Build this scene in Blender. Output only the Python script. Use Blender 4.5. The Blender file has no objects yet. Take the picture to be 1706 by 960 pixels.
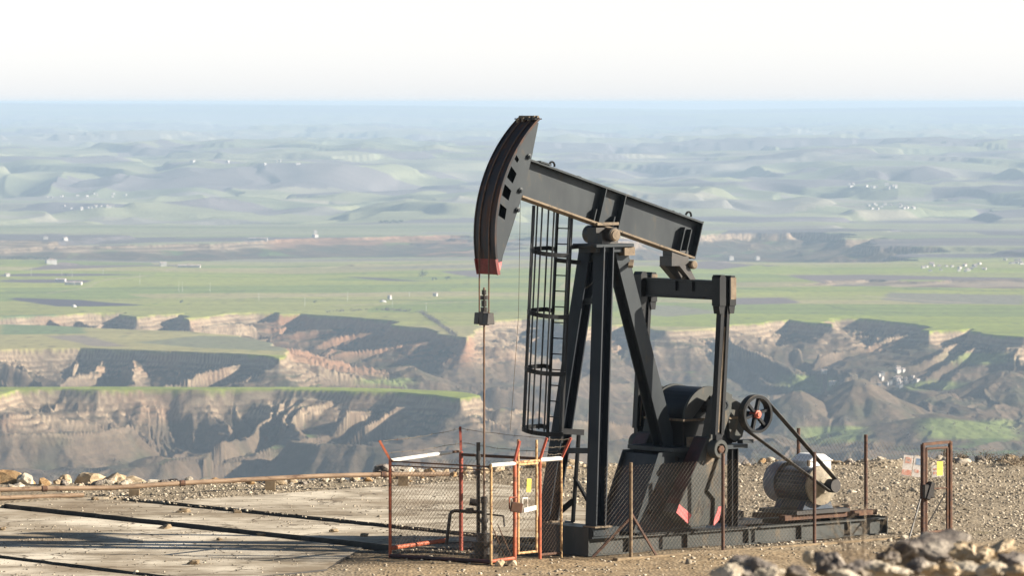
import bpy, math, random
import numpy as np
from mathutils import Vector, Matrix, noise as mnoise

random.seed(11)
rng = np.random.default_rng(7)
R = math.radians
scene = bpy.context.scene
COL = scene.collection

# ------------------------------------------------------------------ camera
F, CX, YH, H = 8000.0, 853.0, 170.0, 9.444       # focal length / centre / eye level in photo pixels, eye height
cam = bpy.data.cameras.new('camera')
cam.sensor_width = 36.0
cam.lens = 36.0 * F / 1706.0
cam.shift_y = -(480.0 - YH) / 1706.0
cam.clip_start = 1.0
cam.clip_end = 90000.0
cam.dof.use_dof = True
cam.dof.focus_distance = 101.5
cam.dof.aperture_fstop = cam.lens / 1000.0 / 0.030
camo = bpy.data.objects.new('camera', cam)
camo.location = (0, 0, H)
camo.rotation_euler = (R(90), 0, 0)
COL.objects.link(camo)
scene.camera = camo

# ------------------------------------------------------------------ light
SUN_AZ, SUN_EL = R(-6), R(23)       # azimuth from +x towards +y
sun = bpy.data.lights.new('sun', 'SUN')
sun.energy = 5.0
sun.angle = R(0.5)
sun.color = (1.0, 0.90, 0.76)
suno = bpy.data.objects.new('sun', sun)
sv = Vector((math.cos(SUN_AZ) * math.cos(SUN_EL), math.sin(SUN_AZ) * math.cos(SUN_EL), math.sin(SUN_EL)))
suno.rotation_euler = sv.to_track_quat('Z', 'Y').to_euler()
suno.location = (60, 60, 60)
COL.objects.link(suno)
w = bpy.data.worlds.new('World')
scene.world = w
w.use_nodes = True
nt = w.node_tree
bg = nt.nodes['Background']
sky = nt.nodes.new('ShaderNodeTexSky')
sky.sky_type = 'NISHITA'
sky.sun_disc = False
sky.sun_elevation = SUN_EL
sky.sun_rotation = R(90) - SUN_AZ
sky.altitude = 300
sky.air_density = 1.0
sky.dust_density = 0.6
sky.ozone_density = 1.0
# thin white haze low over the horizon: the sky loses its colour there
tc = nt.nodes.new('ShaderNodeTexCoord'); sx = nt.nodes.new('ShaderNodeSeparateXYZ'); nt.links.new(tc.outputs['Generated'], sx.inputs[0])
mrz = nt.nodes.new('ShaderNodeMapRange'); mrz.inputs[1].default_value = 0.0; mrz.inputs[2].default_value = 0.13; mrz.inputs[3].default_value = 0.0; mrz.inputs[4].default_value = 1.0
nt.links.new(sx.outputs[2], mrz.inputs[0])
hs = nt.nodes.new('ShaderNodeHueSaturation'); nt.links.new(mrz.outputs[0], hs.inputs['Saturation']); nt.links.new(sky.outputs[0], hs.inputs['Color'])
mrv = nt.nodes.new('ShaderNodeMapRange'); mrv.inputs[1].default_value = 0.02; mrv.inputs[2].default_value = 0.14; mrv.inputs[3].default_value = 1.0; mrv.inputs[4].default_value = 0.42
nt.links.new(sx.outputs[2], mrv.inputs[0]); nt.links.new(mrv.outputs[0], hs.inputs['Value'])
nt.links.new(hs.outputs[0], bg.inputs[0])
bg.inputs[1].default_value = 0.087
scene.view_settings.view_transform = 'Standard'
scene.view_settings.look = 'None'
scene.view_settings.exposure = 1.25
scene.view_settings.gamma = 1.0
scene.view_settings.use_curve_mapping = False
scene.cycles.max_bounces = 6
scene.cycles.volume_bounces = 0
scene.cycles.use_denoising = True

# ------------------------------------------------------------------ materials
MATS = {}
def ramp2(nt, fac, c0, c1, p0=0.0, p1=1.0):
    r = nt.nodes.new('ShaderNodeValToRGB')
    r.color_ramp.elements[0].position = p0; r.color_ramp.elements[0].color = (*c0, 1)
    r.color_ramp.elements[1].position = p1; r.color_ramp.elements[1].color = (*c1, 1)
    nt.links.new(fac, r.inputs[0])
    return r.outputs[0]
def mixc(nt, fac, a, b):
    m = nt.nodes.new('ShaderNodeMix'); m.data_type = 'RGBA'
    if isinstance(fac, (int, float)): m.inputs[0].default_value = fac
    else: nt.links.new(fac, m.inputs[0])
    for i, c in ((6, a), (7, b)):
        if isinstance(c, tuple): m.inputs[i].default_value = (*c, 1)
        else: nt.links.new(c, m.inputs[i])
    return m.outputs[2]
def noise_out(nt, scale, detail=4, rough=0.6, vec=None, dist=0.0):
    n = nt.nodes.new('ShaderNodeTexNoise')
    n.inputs['Scale'].default_value = scale
    n.inputs['Detail'].default_value = detail
    n.inputs['Roughness'].default_value = rough
    n.inputs['Distortion'].default_value = dist
    if vec is not None: nt.links.new(vec, n.inputs['Vector'])
    return n.outputs[0]
def coords(nt, kind='Object', scale=None):
    t = nt.nodes.new('ShaderNodeTexCoord')
    if scale is None: return t.outputs[kind]
    m = nt.nodes.new('ShaderNodeMapping'); m.inputs['Scale'].default_value = scale
    nt.links.new(t.outputs[kind], m.inputs[0])
    return m.outputs[0]
def geo_pos(nt):
    return nt.nodes.new('ShaderNodeNewGeometry').outputs['Position']
def base(name, rough=0.6, metallic=0.0, spec=0.5):
    m = bpy.data.materials.new(name); m.use_nodes = True
    b = m.node_tree.nodes['Principled BSDF']
    b.inputs['Roughness'].default_value = rough
    b.inputs['Metallic'].default_value = metallic
    b.inputs['Specular IOR Level'].default_value = spec
    MATS[name] = m
    return m, m.node_tree, b
def bump(nt, b, h, strength, dist):
    n = nt.nodes.new('ShaderNodeBump'); n.inputs['Strength'].default_value = strength
    n.inputs['Distance'].default_value = dist
    nt.links.new(h, n.inputs['Height']); nt.links.new(n.outputs[0], b.inputs['Normal'])
def two_tone(name, c0, c1, scale, rough=0.6, p0=0.4, p1=0.6, c2=None, s2=0.0, q0=.6, q1=.7, bstr=0.0, bd=0.01, metallic=0, spec=.5, streak=None):
    """colour noise between c0 and c1, with patches of c2 (rust, dust, dirt)"""
    m, nt, b = base(name, rough, metallic, spec)
    v = coords(nt, 'Object', streak) if streak else coords(nt)
    n = noise_out(nt, scale, 5, .6, v)
    c = ramp2(nt, n, c0, c1, p0, p1)
    if c2 is not None:
        n2 = noise_out(nt, s2, 6, .7, v)
        f = ramp2(nt, n2, (0, 0, 0), (1, 1, 1), q0, q1)
        c = mixc(nt, f, c, c2)
        rr = nt.nodes.new('ShaderNodeMapRange'); rr.inputs[3].default_value = rough; rr.inputs[4].default_value = .85
        nt.links.new(f, rr.inputs[0]); nt.links.new(rr.outputs[0], b.inputs['Roughness'])
    nt.links.new(c, b.inputs['Base Color'])
    if bstr: bump(nt, b, n, bstr, bd)
    return m
PAINT = two_tone('dark_grey_paint', (.021, .027, .033), (.039, .047, .052), 1.3, .46, .35, .65, (.085, .062, .040), 2.6, .57, .76, .05, .004, spec=.22, streak=(1, 1, .35))
LEGSHADE = two_tone('shaded_grey_paint', (.012, .017, .024), (.021, .028, .037), 1.4, .55, .35, .65, (.055, .042, .030), 2.6, .60, .78, .05, .004, spec=.2, streak=(1, 1, .35))  # darker, bluer copy of the machine paint: skylit shade put into the colour
LITPAINT = two_tone('sunlit_grey_paint', (.055, .060, .058), (.085, .086, .080), 1.7, .65, .35, .65, (.16, .125, .085), 2.4, .56, .72, .05, .004, spec=.2, streak=(1, 1, .4))  # lighter copy of the machine paint: sunlight put into the colour, plus dust patches
PAINT2 = two_tone('black_paint', (.008, .009, .011), (.015, .016, .017), 1.6, .42, .35, .65, (.06, .042, .028), 3.1, .62, .74, .05, .004, spec=.22)
DUSTY = two_tone('dusty_steel', (.13, .098, .066), (.22, .17, .115), 5, .8, .35, .65, (.07, .06, .05), 6, .55, .65)
RUSTHEAD = two_tone('dark_rusty_plate', (.011, .011, .015), (.021, .016, .016), 2.2, .45, .35, .6, (.105, .048, .026), 1.9, .47, .68, spec=.25, streak=(3, 3, .5))
RUST = two_tone('rust', (.085, .045, .028), (.16, .078, .042), 7, .85, .35, .65, (.06, .035, .028), 14, .5, .6, .2, .004)
RUSTPOST = two_tone('rusty_post', (.070, .040, .030), (.125, .062, .038), 9, .85, .35, .65, (.045, .03, .027), 16, .5, .62)
TANPOST = two_tone('tan_rusty_post', (.15, .105, .065), (.24, .17, .10), 10, .85, .35, .65, (.07, .045, .032), 14, .5, .62)
ORANGE = two_tone('orange_paint', (.38, .088, .040), (.47, .125, .055), 6, .65, .35, .65, (.14, .058, .035), 5, .52, .64)
REDARM = two_tone('weathered_red_paint', (.26, .055, .035), (.38, .085, .05), 8, .65, .35, .65, (.12, .05, .035), 9, .55, .65)
YELLOWRUST = two_tone('flaking_cream_paint', (.42, .27, .12), (.56, .38, .18), 11, .75, .4, .6, (.20, .095, .045), 13, .50, .58)
WHITEPIPE = two_tone('worn_white_paint', (.66, .64, .58), (.76, .74, .69), 6, .6, .4, .6, (.27, .15, .08), 7, .58, .66)
FADEDRED = two_tone('faded_red_paint', (.13, .014, .012), (.20, .024, .020), 4, .55, .4, .6, (.06, .02, .018), 5, .58, .72)
PINK = two_tone('faded_pink_paint', (.62, .13, .13), (.75, .19, .18), 6, .7, .4, .6, (.35, .12, .10), 14, .6, .68)
MAROON = two_tone('dark_maroon_paint', (.035, .018, .018), (.065, .022, .022), 3, .55, .4, .6, (.05, .035, .03), 5, .55, .7)
CABLE = two_tone('rusty_cable', (.10, .060, .038), (.16, .09, .055), 9, .7)
MOTOR = two_tone('grey_motor_paint', (.040, .054, .076), (.062, .080, .106), 3, .55, .4, .6, (.11, .098, .080), 5, .66, .80, spec=.25)
MOTORCOWL = two_tone('pale_cowl_paint', (.115, .142, .180), (.155, .182, .222), 3, .55, .4, .6, (.15, .13, .10), 5, .66, .80, spec=.25)
MOTORTAN = two_tone('dusty_motor_face', (.22, .19, .14), (.33, .28, .205), 7, .8, .4, .6, (.16, .13, .1), 8, .58, .66)
WHITEBOX = two_tone('white_enamel', (.70, .71, .70), (.78, .78, .77), 3, .5, .4, .6, (.5, .44, .36), 5, .64, .72)
RUBBER = two_tone('belt_rubber', (.02, .02, .02), (.035, .033, .03), 5, .6, .4, .6, (.20, .16, .11), 3, .5, .8)
YELLOW = two_tone('yellow_enamel', (.86, .68, .03), (.90, .74, .05), 6, .5)
GALV = two_tone('weathered_wire', (.12, .102, .08), (.21, .18, .14), 5, .6, .4, .6, (.15, .085, .05), 4, .5, .62, metallic=.2)
RUSTWIRE = two_tone('rusty_wire', (.10, .065, .042), (.19, .125, .08), 5, .75)
CREAMWIRE = two_tone('cream_rusty_wire', (.15, .115, .075), (.25, .19, .12), 5, .75)
OILY = two_tone('oily_black_iron', (.016, .014, .013), (.032, .027, .023), 4, .5, .4, .6, (.07, .045, .03), 6, .6, .7)
HUBRED = two_tone('red_hub_paint', (.42, .09, .05), (.5, .13, .08), 9, .6)
HOUSEWALL = two_tone('whitewashed_wall', (.42, .40, .37), (.55, .53, .50), .2, .8)
HOUSEROOF = two_tone('pale_roof', (.30, .20, .16), (.55, .50, .47), .3, .8)
POLE = two_tone('pale_concrete_pole', (.52, .52, .48), (.6, .6, .56), .6, .8)
RUIN = two_tone('ruin_stone', (.36, .29, .21), (.48, .39, .29), .5, .9)
TWIG = two_tone('dry_twig', (.20, .15, .10), (.33, .26, .18), 3, .9)
DRYBUSH = two_tone('dry_bush', (.075, .055, .035), (.14, .105, .065), 2, .9)
SCRUB = two_tone('bare_scrub', (.085, .072, .066), (.15, .125, .108), .05, .95)
TREEMAT = two_tone('dark_foliage', (.035, .048, .03), (.07, .085, .05), .2, .9)
CLOD = two_tone('dried_mud', (.17, .125, .075), (.28, .21, .13), 6, .95)

def rock_mat(name, light, mid, dark, s=1.6, q0=.5):
    m, nt, b = base(name, .92, 0, .2)
    v = coords(nt)
    n = noise_out(nt, s, 8, .65, v)
    r = nt.nodes.new('ShaderNodeValToRGB')
    e = r.color_ramp.elements
    e[0].position = .30; e[0].color = (*dark, 1); e[1].position = .68; e[1].color = (*light, 1)
    x = e.new(.48); x.color = (*mid, 1)
    nt.links.new(n, r.inputs[0])
    nt.links.new(r.outputs[0], b.inputs['Base Color'])
    bump(nt, b, noise_out(nt, s * 6, 6, .7, v), .6, .03)
    return m
LIMESTONE = rock_mat('limestone', (.60, .50, .37), (.44, .34, .22), (.22, .16, .10))
PALESTONE = rock_mat('pale_limestone', (.62, .56, .46), (.46, .40, .31), (.26, .21, .16), 4)
GREYSTONE = rock_mat('grey_lichen_stone', (.54, .47, .38), (.18, .155, .135), (.05, .046, .046), 3.8)
EARTHSTONE = rock_mat('ochre_rubble', (.52, .36, .19), (.38, .24, .12), (.2, .12, .06), 5)

# ------------------------------------------------------------------ mesh builder
class MB:
    def __init__(s): s.v = []; s.f = []; s.sm = False
    def add(s, vs, fs):
        o = len(s.v); s.v.extend([tuple(p) for p in vs]); s.f.extend([tuple(i + o for i in f) for f in fs]); return s
    def box(s, x0, x1, y0, y1, z0, z1):
        v = [(x0, y0, z0), (x1, y0, z0), (x1, y1, z0), (x0, y1, z0), (x0, y0, z1), (x1, y0, z1), (x1, y1, z1), (x0, y1, z1)]
        return s.add(v, [(3, 2, 1, 0), (4, 5, 6, 7), (0, 1, 5, 4), (1, 2, 6, 5), (2, 3, 7, 6), (3, 0, 4, 7)])
    def frame(s, p0, p1, up=(0, 0, 1)):
        p0 = Vector(p0); p1 = Vector(p1); t = (p1 - p0).normalized(); up = Vector(up)
        if abs(t.dot(up)) > .98: up = Vector((1, 0, 0))
        x = t.cross(up).normalized(); y = x.cross(t).normalized()
        return p0, p1, t, x, y
    def bar(s, p0, p1, wx, wy, up=(0, 0, 1), ox=0, oy=0):
        """box bar along p0-p1; wx across (t x up), wy along up"""
        p0, p1, t, x, y = s.frame(p0, p1, up)
        vs = []
        for p in (p0, p1):
            for a, b in ((-1, -1), (1, -1), (1, 1), (-1, 1)):
                vs.append(p + x * (ox + a * wx / 2) + y * (oy + b * wy / 2))
        return s.add(vs, [(3, 2, 1, 0), (4, 5, 6, 7), (0, 1, 5, 4), (1, 2, 6, 5), (2, 3, 7, 6), (3, 0, 4, 7)])
    def hbeam(s, p0, p1, fw, d, tf=.03, tw=.02, up=(0, 0, 1)):
        """flanges lie at +-d/2 along up, each fw wide"""
        s.bar(p0, p1, fw, tf, up, 0, d / 2 - tf / 2)
        s.bar(p0, p1, fw, tf, up, 0, -d / 2 + tf / 2)
        return s.bar(p0, p1, tw, d - 2 * tf, up)
    def tube(s, p0, p1, r, n=8, r1=None, cap=True):
        p0, p1, t, x, y = s.frame(p0, p1)
        r1 = r if r1 is None else r1
        vs = []
        for p, q in ((p0, r), (p1, r1)):
            for i in range(n):
                a = 2 * math.pi * i / n
                vs.append(p + x * (q * math.cos(a)) + y * (q * math.sin(a)))
        fs = [(i, (i + 1) % n, n + (i + 1) % n, n + i) for i in range(n)]
        if cap: fs += [tuple(range(n - 1, -1, -1)), tuple(range(n, 2 * n))]
        return s.add(vs, fs)
    def path(s, pts, r, n=6, closed=False):
        m = len(pts)
        for i in range(m if closed else m - 1): s.tube(pts[i], pts[(i + 1) % m], r, n)
        return s
    def prism(s, prof, b0, b1, swap=False):
        """prof: (a,z) polygon, extruded along b"""
        n = len(prof)
        vs = [(a, b0, z) for a, z in prof] + [(a, b1, z) for a, z in prof]
        fs = [tuple(range(n)), tuple(range(2 * n - 1, n - 1, -1))] + [(i + n, (i + 1) % n + n, (i + 1) % n, i) for i in range(n)]
        return s.add(vs, fs)
    def lathe(s, p0, axis, prof, n=24):
        """prof: list of (distance along axis, radius)"""
        p0 = Vector(p0); _, _, t, x, y = s.frame(p0, p0 + Vector(axis))
        vs = []
        for d, r in prof:
            for i in range(n):
                a = 2 * math.pi * i / n
                vs.append(p0 + t * d + x * (max(r, 1e-4) * math.cos(a)) + y * (max(r, 1e-4) * math.sin(a)))
        fs = []
        for k in range(len(prof) - 1):
            for i in range(n):
                j = (i + 1) % n
                fs.append((k * n + i, k * n + j, (k + 1) * n + j, (k + 1) * n + i))
        return s.add(vs, fs)
    def build(s, name, mat, parent=None, smooth=False, bevel=0.0):
        me = bpy.data.meshes.new(name)
        me.from_pydata(s.v, [], s.f); me.validate(); me.update()
        me.materials.append(mat)
        o = bpy.data.objects.new(name, me); COL.objects.link(o)
        if parent: o.parent = parent
        import bmesh
        bm = bmesh.new(); bm.from_mesh(me); bmesh.ops.recalc_face_normals(bm, faces=bm.faces)
        if bevel:
            bmesh.ops.remove_doubles(bm, verts=bm.verts, dist=1e-5)
            es = [e for e in bm.edges if len(e.link_faces) == 2 and e.calc_face_angle(0) > .5]
            bmesh.ops.bevel(bm, geom=es, offset=bevel, segments=1, affect='EDGES', clamp_overlap=True)
        bm.to_mesh(me); bm.free()
        if smooth:
            for p in me.polygons: p.use_smooth = True
            me.set_sharp_from_angle(angle=R(35))
        return o
def tag(o, label=None, cat=None, group=None, kind=None):
    if label: o['label'] = label
    if cat: o['category'] = cat
    if group: o['group'] = group
    if kind: o['kind'] = kind
    return o
def empty(name, loc, rz=0.0):
    o = bpy.data.objects.new(name, None); o.location = loc; o.rotation_euler = (0, 0, rz)
    o.empty_display_size = .2
    COL.objects.link(o); return o
def holed_plate(name, outer, holes, b0, b1, mat, parent):
    """plate in the (a,z) plane with cut-outs, between b0 and b1"""
    cu = bpy.data.curves.new(name, 'CURVE'); cu.dimensions = '2D'; cu.fill_mode = 'BOTH'
    cu.extrude = abs(b1 - b0) / 2
    for pl in [outer] + holes:
        sp = cu.splines.new('POLY'); sp.points.add(len(pl) - 1); sp.use_cyclic_u = True
        for p, (a, z) in zip(sp.points, pl): p.co = (a, z, 0, 1)
    t = bpy.data.objects.new(name + '_tmp', cu); COL.objects.link(t)
    bpy.context.view_layer.update()
    me = bpy.data.meshes.new_from_object(t.evaluated_get(bpy.context.evaluated_depsgraph_get()))
    bpy.data.objects.remove(t); bpy.data.curves.remove(cu)
    me.transform(Matrix(((1, 0, 0, 0), (0, 0, -1, (b0 + b1) / 2), (0, 1, 0, 0), (0, 0, 0, 1))))
    me.materials.clear(); me.materials.append(mat)
    me.name = name
    o = bpy.data.objects.new(name, me); COL.objects.link(o); o.parent = parent
    return o
def np_mesh(name, V, Fq, mat, smooth=False):
    me = bpy.data.meshes.new(name)
    V = np.ascontiguousarray(V, dtype=np.float32); Fq = np.ascontiguousarray(Fq, dtype=np.int32)
    k = Fq.shape[1]
    me.vertices.add(len(V)); me.vertices.foreach_set('co', V.ravel())
    me.loops.add(Fq.size); me.loops.foreach_set('vertex_index', Fq.ravel())
    me.polygons.add(len(Fq)); me.polygons.foreach_set('loop_start', np.arange(0, Fq.size, k, dtype=np.int32))
    me.polygons.foreach_set('loop_total', np.full(len(Fq), k, dtype=np.int32))
    if smooth: me.polygons.foreach_set('use_smooth', np.ones(len(Fq), dtype=bool))
    me.update(calc_edges=True)
    if mat: me.materials.append(mat)
    o = bpy.data.objects.new(name, me); COL.objects.link(o)
    return o

# ------------------------------------------------------------------ numpy noise
def perlin(x, y, seed=0):
    x = np.asarray(x, np.float32); y = np.asarray(y, np.float32)
    r = np.random.default_rng(seed); perm = r.permutation(512).astype(np.int32)
    ang = r.random(512).astype(np.float32) * 2 * np.pi
    gx, gy = np.cos(ang), np.sin(ang)
    xi = np.floor(x); yi = np.floor(y); fx = x - xi; fy = y - yi
    xi = xi.astype(np.int32); yi = yi.astype(np.int32)
    u = fx * fx * fx * (fx * (fx * 6 - 15) + 10); v = fy * fy * fy * (fy * (fy * 6 - 15) + 10)
    def g(i, j, dx, dy):
        h = perm[(perm[(xi + i) & 511] + yi + j) & 511]
        return gx[h] * dx + gy[h] * dy
    a = g(0, 0, fx, fy); b = g(1, 0, fx - 1, fy); c = g(0, 1, fx, fy - 1); d = g(1, 1, fx - 1, fy - 1)
    return 1.5 * ((a + u * (b - a)) * (1 - v) + (c + u * (d - c)) * v)
def fbm(x, y, oct, seed, gain=.5):
    s = 0; a = 1; t = 0
    for i in range(oct):
        s = s + a * perlin(x * 2**i, y * 2**i, seed + i); t += a; a *= gain
    return s / t
def hash2(i, j, seed):
    h = (i.astype(np.int64) * 374761393 + j.astype(np.int64) * 668265263 + seed * 1442695041) & 0x7fffffff
    h = ((h ^ (h >> 13)) * 1274126177) & 0x7fffffff
    return ((h ^ (h >> 16)) & 0xffff).astype(np.float32) / 65535.0
def sstep(a, b, x):
    t = np.clip((x - a) / (b - a), 0, 1); return t * t * (3 - 2 * t)

# ------------------------------------------------------------------ far terrain
LEVEL = -240.0
def plan(px, py, z=LEVEL):
    Y = (H - z) * F / (py - YH); return ((px - CX) / F * Y, Y)
us = np.concatenate([np.linspace(-.40, -.126, 46)[:-1], np.linspace(-.126, .126, 1180), np.linspace(.126, .40, 46)[1:]])
ys = np.concatenate([np.linspace(112, 400, 10)[:-1], np.linspace(400, 3300, 30)[:-1], np.linspace(3300, 3650, 60)[:-1], np.arange(3650, 5950, 2.2), np.arange(5950, 9800, 6.5),
                     np.geomspace(9800, 17500, 300), np.geomspace(17600, 46000, 170)])
U, Yg = np.meshgrid(us.astype(np.float32), ys.astype(np.float32))
Xg = U * Yg
NR, NC = Yg.shape
r0, r1 = np.searchsorted(ys, 3300), np.searchsorted(ys, 9800)
def poly_sdf(x, y, poly, arc=False):
    """distance to the polygon, negative inside; with arc also the run along the outline at the nearest point"""
    d = np.full(x.shape, 1e18, np.float32); ins = np.zeros(x.shape, bool); run = np.zeros(x.shape, np.float32); acc = 0.0
    n = len(poly)
    for i in range(n):
        ax, ay = poly[i]; bx, by = poly[(i + 1) % n]
        ex, ey = bx - ax, by - ay
        t = np.clip(((x - ax) * ex + (y - ay) * ey) / (ex * ex + ey * ey + 1e-9), 0, 1)
        q = (x - ax - t * ex)**2 + (y - ay - t * ey)**2
        if arc:
            el = math.hypot(ex, ey); nearer = q < d; run = np.where(nearer, acc + t * el, run); acc += el
        d = np.minimum(d, q)
        if ay != by:
            c = ((ay > y) != (by > y)) & (x < ex * (y - ay) / ey + ax)
            ins ^= c
    d = np.sqrt(d); d = np.where(ins, -d, d)
    return (d, run) if arc else d
P_C = [plan(*p) for p in [(-2600, 545), (-900, 535), (-200, 530), (0, 528), (100, 524), (165, 521), (205, 521), (258, 527), (300, 522), (345, 531), (372, 522), (420, 521), (455, 524), (500, 523), (560, 526), (610, 533), (655, 538), (700, 547), (765, 563), (790, 552),
                            (812, 536), (850, 531), (900, 533), (950, 540), (985, 552), (1012, 545), (1060, 541), (1110, 551), (1160, 549), (1200, 547), (1250, 540), (1290, 535), (1335, 533), (1365, 540), (1400, 532), (1460, 531),
                            (1510, 538), (1540, 552), (1590, 548), (1640, 556), (1706, 562), (1900, 566), (2600, 570), (4500, 570)]] + [(16000, 60000), (-16000, 60000)]
P_B = [plan(*p) for p in [(-2600, 596), (-200, 590), (-60, 584), (20, 581), (130, 580), (250, 584), (330, 587), (390, 590), (430, 593), (462, 598), (478, 586), (455, 572), (400, 560), (300, 553), (200, 548), (100, 544), (0, 541), (-2600, 545)]]
P_A = [plan(*p) for p in [(-2600, 668), (-500, 664), (-80, 660), (-30, 655), (5, 662), (22, 650), (90, 649), (160, 650), (240, 648.5), (330, 649), (400, 648.5), (480, 650), (560, 652), (640, 655), (700, 659), (748, 665), (772, 660), (740, 653), (640, 648.5), (500, 645.5), (250, 644.5), (0, 645), (-500, 648), (-2600, 650)]]
xs, yy = Xg[r0:r1], Yg[r0:r1]
w1 = perlin(xs / 210, yy / 210, 21) * 34 + perlin(xs / 80, yy / 80, 22) * 15 + perlin(xs / 33, yy / 33, 23) * 5
w2 = perlin(xs / 210, yy / 210, 31) * 34 + perlin(xs / 80, yy / 80, 32) * 15 + perlin(xs / 33, yy / 33, 33) * 5
dA, aA = poly_sdf(xs + w1 * .55, yy + w2 * .45, P_A, True)
dB, aB = poly_sdf(xs + w1 * .5, yy + w2 * .4, P_B, True)
dC, aC = poly_sdf(xs + w1 * 1.0, yy + w2 * .85, P_C, True)
dn = np.minimum(np.minimum(dA, dB), dC)
d = np.maximum(dn, 0)
run = np.where(dA <= np.minimum(dB, dC), aA, np.where(dB <= dC, aB + 7000, aC + 15000))
run = run - .28 * d + w1 * .35
def rdg(v): return np.clip(1 - np.abs(v) * 2.3, -.3, 1)
rw = run + 14 * perlin(run / 47 + .37, d / 90 + run / 130, 48) + 4 * perlin(run / 15 + .2, d / 40 + run / 70, 46)
s1 = rdg(perlin(rw / 60 + 1.7, d / 420 + rw / 290, 53)); s2 = rdg(perlin(rw / 36 + 9, d / 230 + rw / 121, 47)); s3 = rdg(perlin(rw / 14 + 5, d / 95 + rw / 37, 44)); s4 = rdg(perlin(rw / 6.5, d / 42 + rw / 17, 45))
fad = sstep(560, 170, d)
d2 = np.maximum(d * (1.18 - fad * (.40 * s1 + .14 * s2)), 0)
cl = 8 + 5 * perlin(xs / 150, yy / 150, 43)
drop = cl * (1 - np.exp(-d2 / 3.5)) + 46 * (1 - np.exp(-d2 / 92)) + 20 * (1 - np.exp(-d2 / 420))
drop = drop - fad * (sstep(2, 60, d) * 11.5 * (s1 - .4) + sstep(1, 30, d) * 7.5 * (s2 - .4) + sstep(0, 14, d) * 2.4 * np.clip(.35 + 1.3 * perlin(xs / 70, yy / 70, 49), 0, 1) * sstep(120, 25, d) * (s3 - .4) + sstep(0, 8, d) * .15 * (s4 - .4))
drop = np.where(d > 0, np.maximum(drop, .02 * d), 0)
bedk = 1.25 + 0 * xs
wobble = perlin(xs / 120, yy / 120, 270) * 3
drop = drop - sstep(.0, 2, d) * sstep(52, 30, drop) * .72 * np.sin((drop + wobble) * 1.25) / 1.25
vall = sstep(40, 220, d)
hills = (np.maximum(perlin(xs / 240, yy / 330, 51) , -.3) * 17 + (1 - np.abs(perlin(xs / 120, yy / 150, 52)) * 2) * 6.5) * vall
h = LEVEL - drop + hills
# gentle ramp joining the middle bench to the main plain on the left
def cone(px, py_top, Y, hgt, rad, elong=1.0):
    x0 = (px - CX) / F * Y
    q = np.sqrt((xs - x0)**2 + ((yy - Y) / elong)**2)
    q = q * (1 + .18 * perlin(xs / 40, yy / 40, 61))
    zt = H - (py_top - YH) / F * Y
    return zt - hgt * (np.sqrt((q / rad)**2 + .004) - .063)
h = np.maximum(h, cone(1425, 631, 4650, 54, 98, 1.4))
h = np.maximum(h, cone(1328, 652, 4610, 26, 48, 1.2))
h = np.maximum(h, cone(1560, 690, 4420, 26, 110, 1.0))
h = np.maximum(h, cone(690, 612, 4870, 26, 60, 1.3))
h = np.maximum(h, cone(1675, 618, 4870, 26, 70, 1.3))
# second and third canyons far out on the plain
C2 = [[plan(*p) for p in [(-500, 432), (300, 428), (600, 424), (800, 424), (880, 410), (860, 400), (760, 388), (640, 393), (500, 396), (400, 401), (300, 406), (150, 408), (-500, 400)]],
      [plan(*p) for p in [(1020, 440), (1140, 434), (1300, 434), (1440, 434), (1530, 430), (1500, 418), (1450, 404), (1400, 392), (1300, 388), (1180, 391), (1080, 394), (1000, 400)]],
      [plan(*p) for p in [(1340, 476), (1560, 480), (1900, 482), (1900, 470), (1560, 466), (1500, 468), (1400, 464)]]]
for k, poly in enumerate(C2):
    dd = -poly_sdf(xs + w1 * 2.6, yy + w2 * 2.2, poly)
    dd = np.maximum(dd, 0)
    rg = 1 - np.abs(perlin(xs / 130, yy / 260, 71 + k)) * 1.7
    dd = dd * (1 - .4 * rg * sstep(10, 60, dd))
    h = h - ((2 * (1 - np.exp(-dd / 8)) + 26 * (1 - np.exp(-dd / 150))) if k == 0 else (8 * (1 - np.exp(-dd / 8)) + 32 * (1 - np.exp(-dd / 90))) if k == 1 else 9 * (1 - np.exp(-dd / 40)))
    d = np.maximum(d, dd)
dcan = d.copy()
und = sstep(5800, 6600, yy) * sstep(-10, -120, dn)
e_ = perlin(xs / 900 + w1 / 420, yy / 1500 + w2 / 500, 84)
h = h + sstep(6900, 7600, yy) * sstep(-10, -120, dn) * 7 * (sstep(-.03, .03, e_) - .5)
h = h + und * (perlin(xs / 620, yy / 900, 81) * 4.5 + perlin(xs / 210, yy / 420, 82) * 1.4)

# gullies: stripes that follow the slope, several octaves
def grads(hh, x, y):
    gu = np.gradient(hh, us, axis=1); gy = np.gradient(hh, ys[r0:r1], axis=0)
    hx = gu / np.maximum(y, 1); return hx.astype(np.float32), (gy - U[r0:r1] * hx).astype(np.float32)
def gully(x, y, sx, sy, cell, seed):
    px, py = x / cell, y / cell
    ix, iy = np.floor(px), np.floor(py); c = np.zeros_like(px); s = np.zeros_like(px); wt = np.zeros_like(px)
    for i in range(-1, 3):
        for j in range(-1, 3):
            cx, cy = ix + i, iy + j
            ii, jj = cx.astype(np.int32), cy.astype(np.int32)
            vx = px - cx - .8 * (hash2(ii, jj, seed) - .5); vy = py - cy - .8 * (hash2(ii, jj, seed + 9) - .5)
            q = vx * vx + vy * vy
            ww = np.maximum(np.exp(-2 * q) - .011, 0)
            ph = (vx * sx + vy * sy) * (2 * np.pi * .75) + 6.283 * hash2(ii, jj, seed + 5) * .35
            c += ww * np.cos(ph); s += ww * np.sin(ph); wt += ww
    m = np.sqrt(c * c + s * s) + .15 * wt + 1e-6
    return c / m, s / m
hh = h.astype(np.float32)
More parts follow.
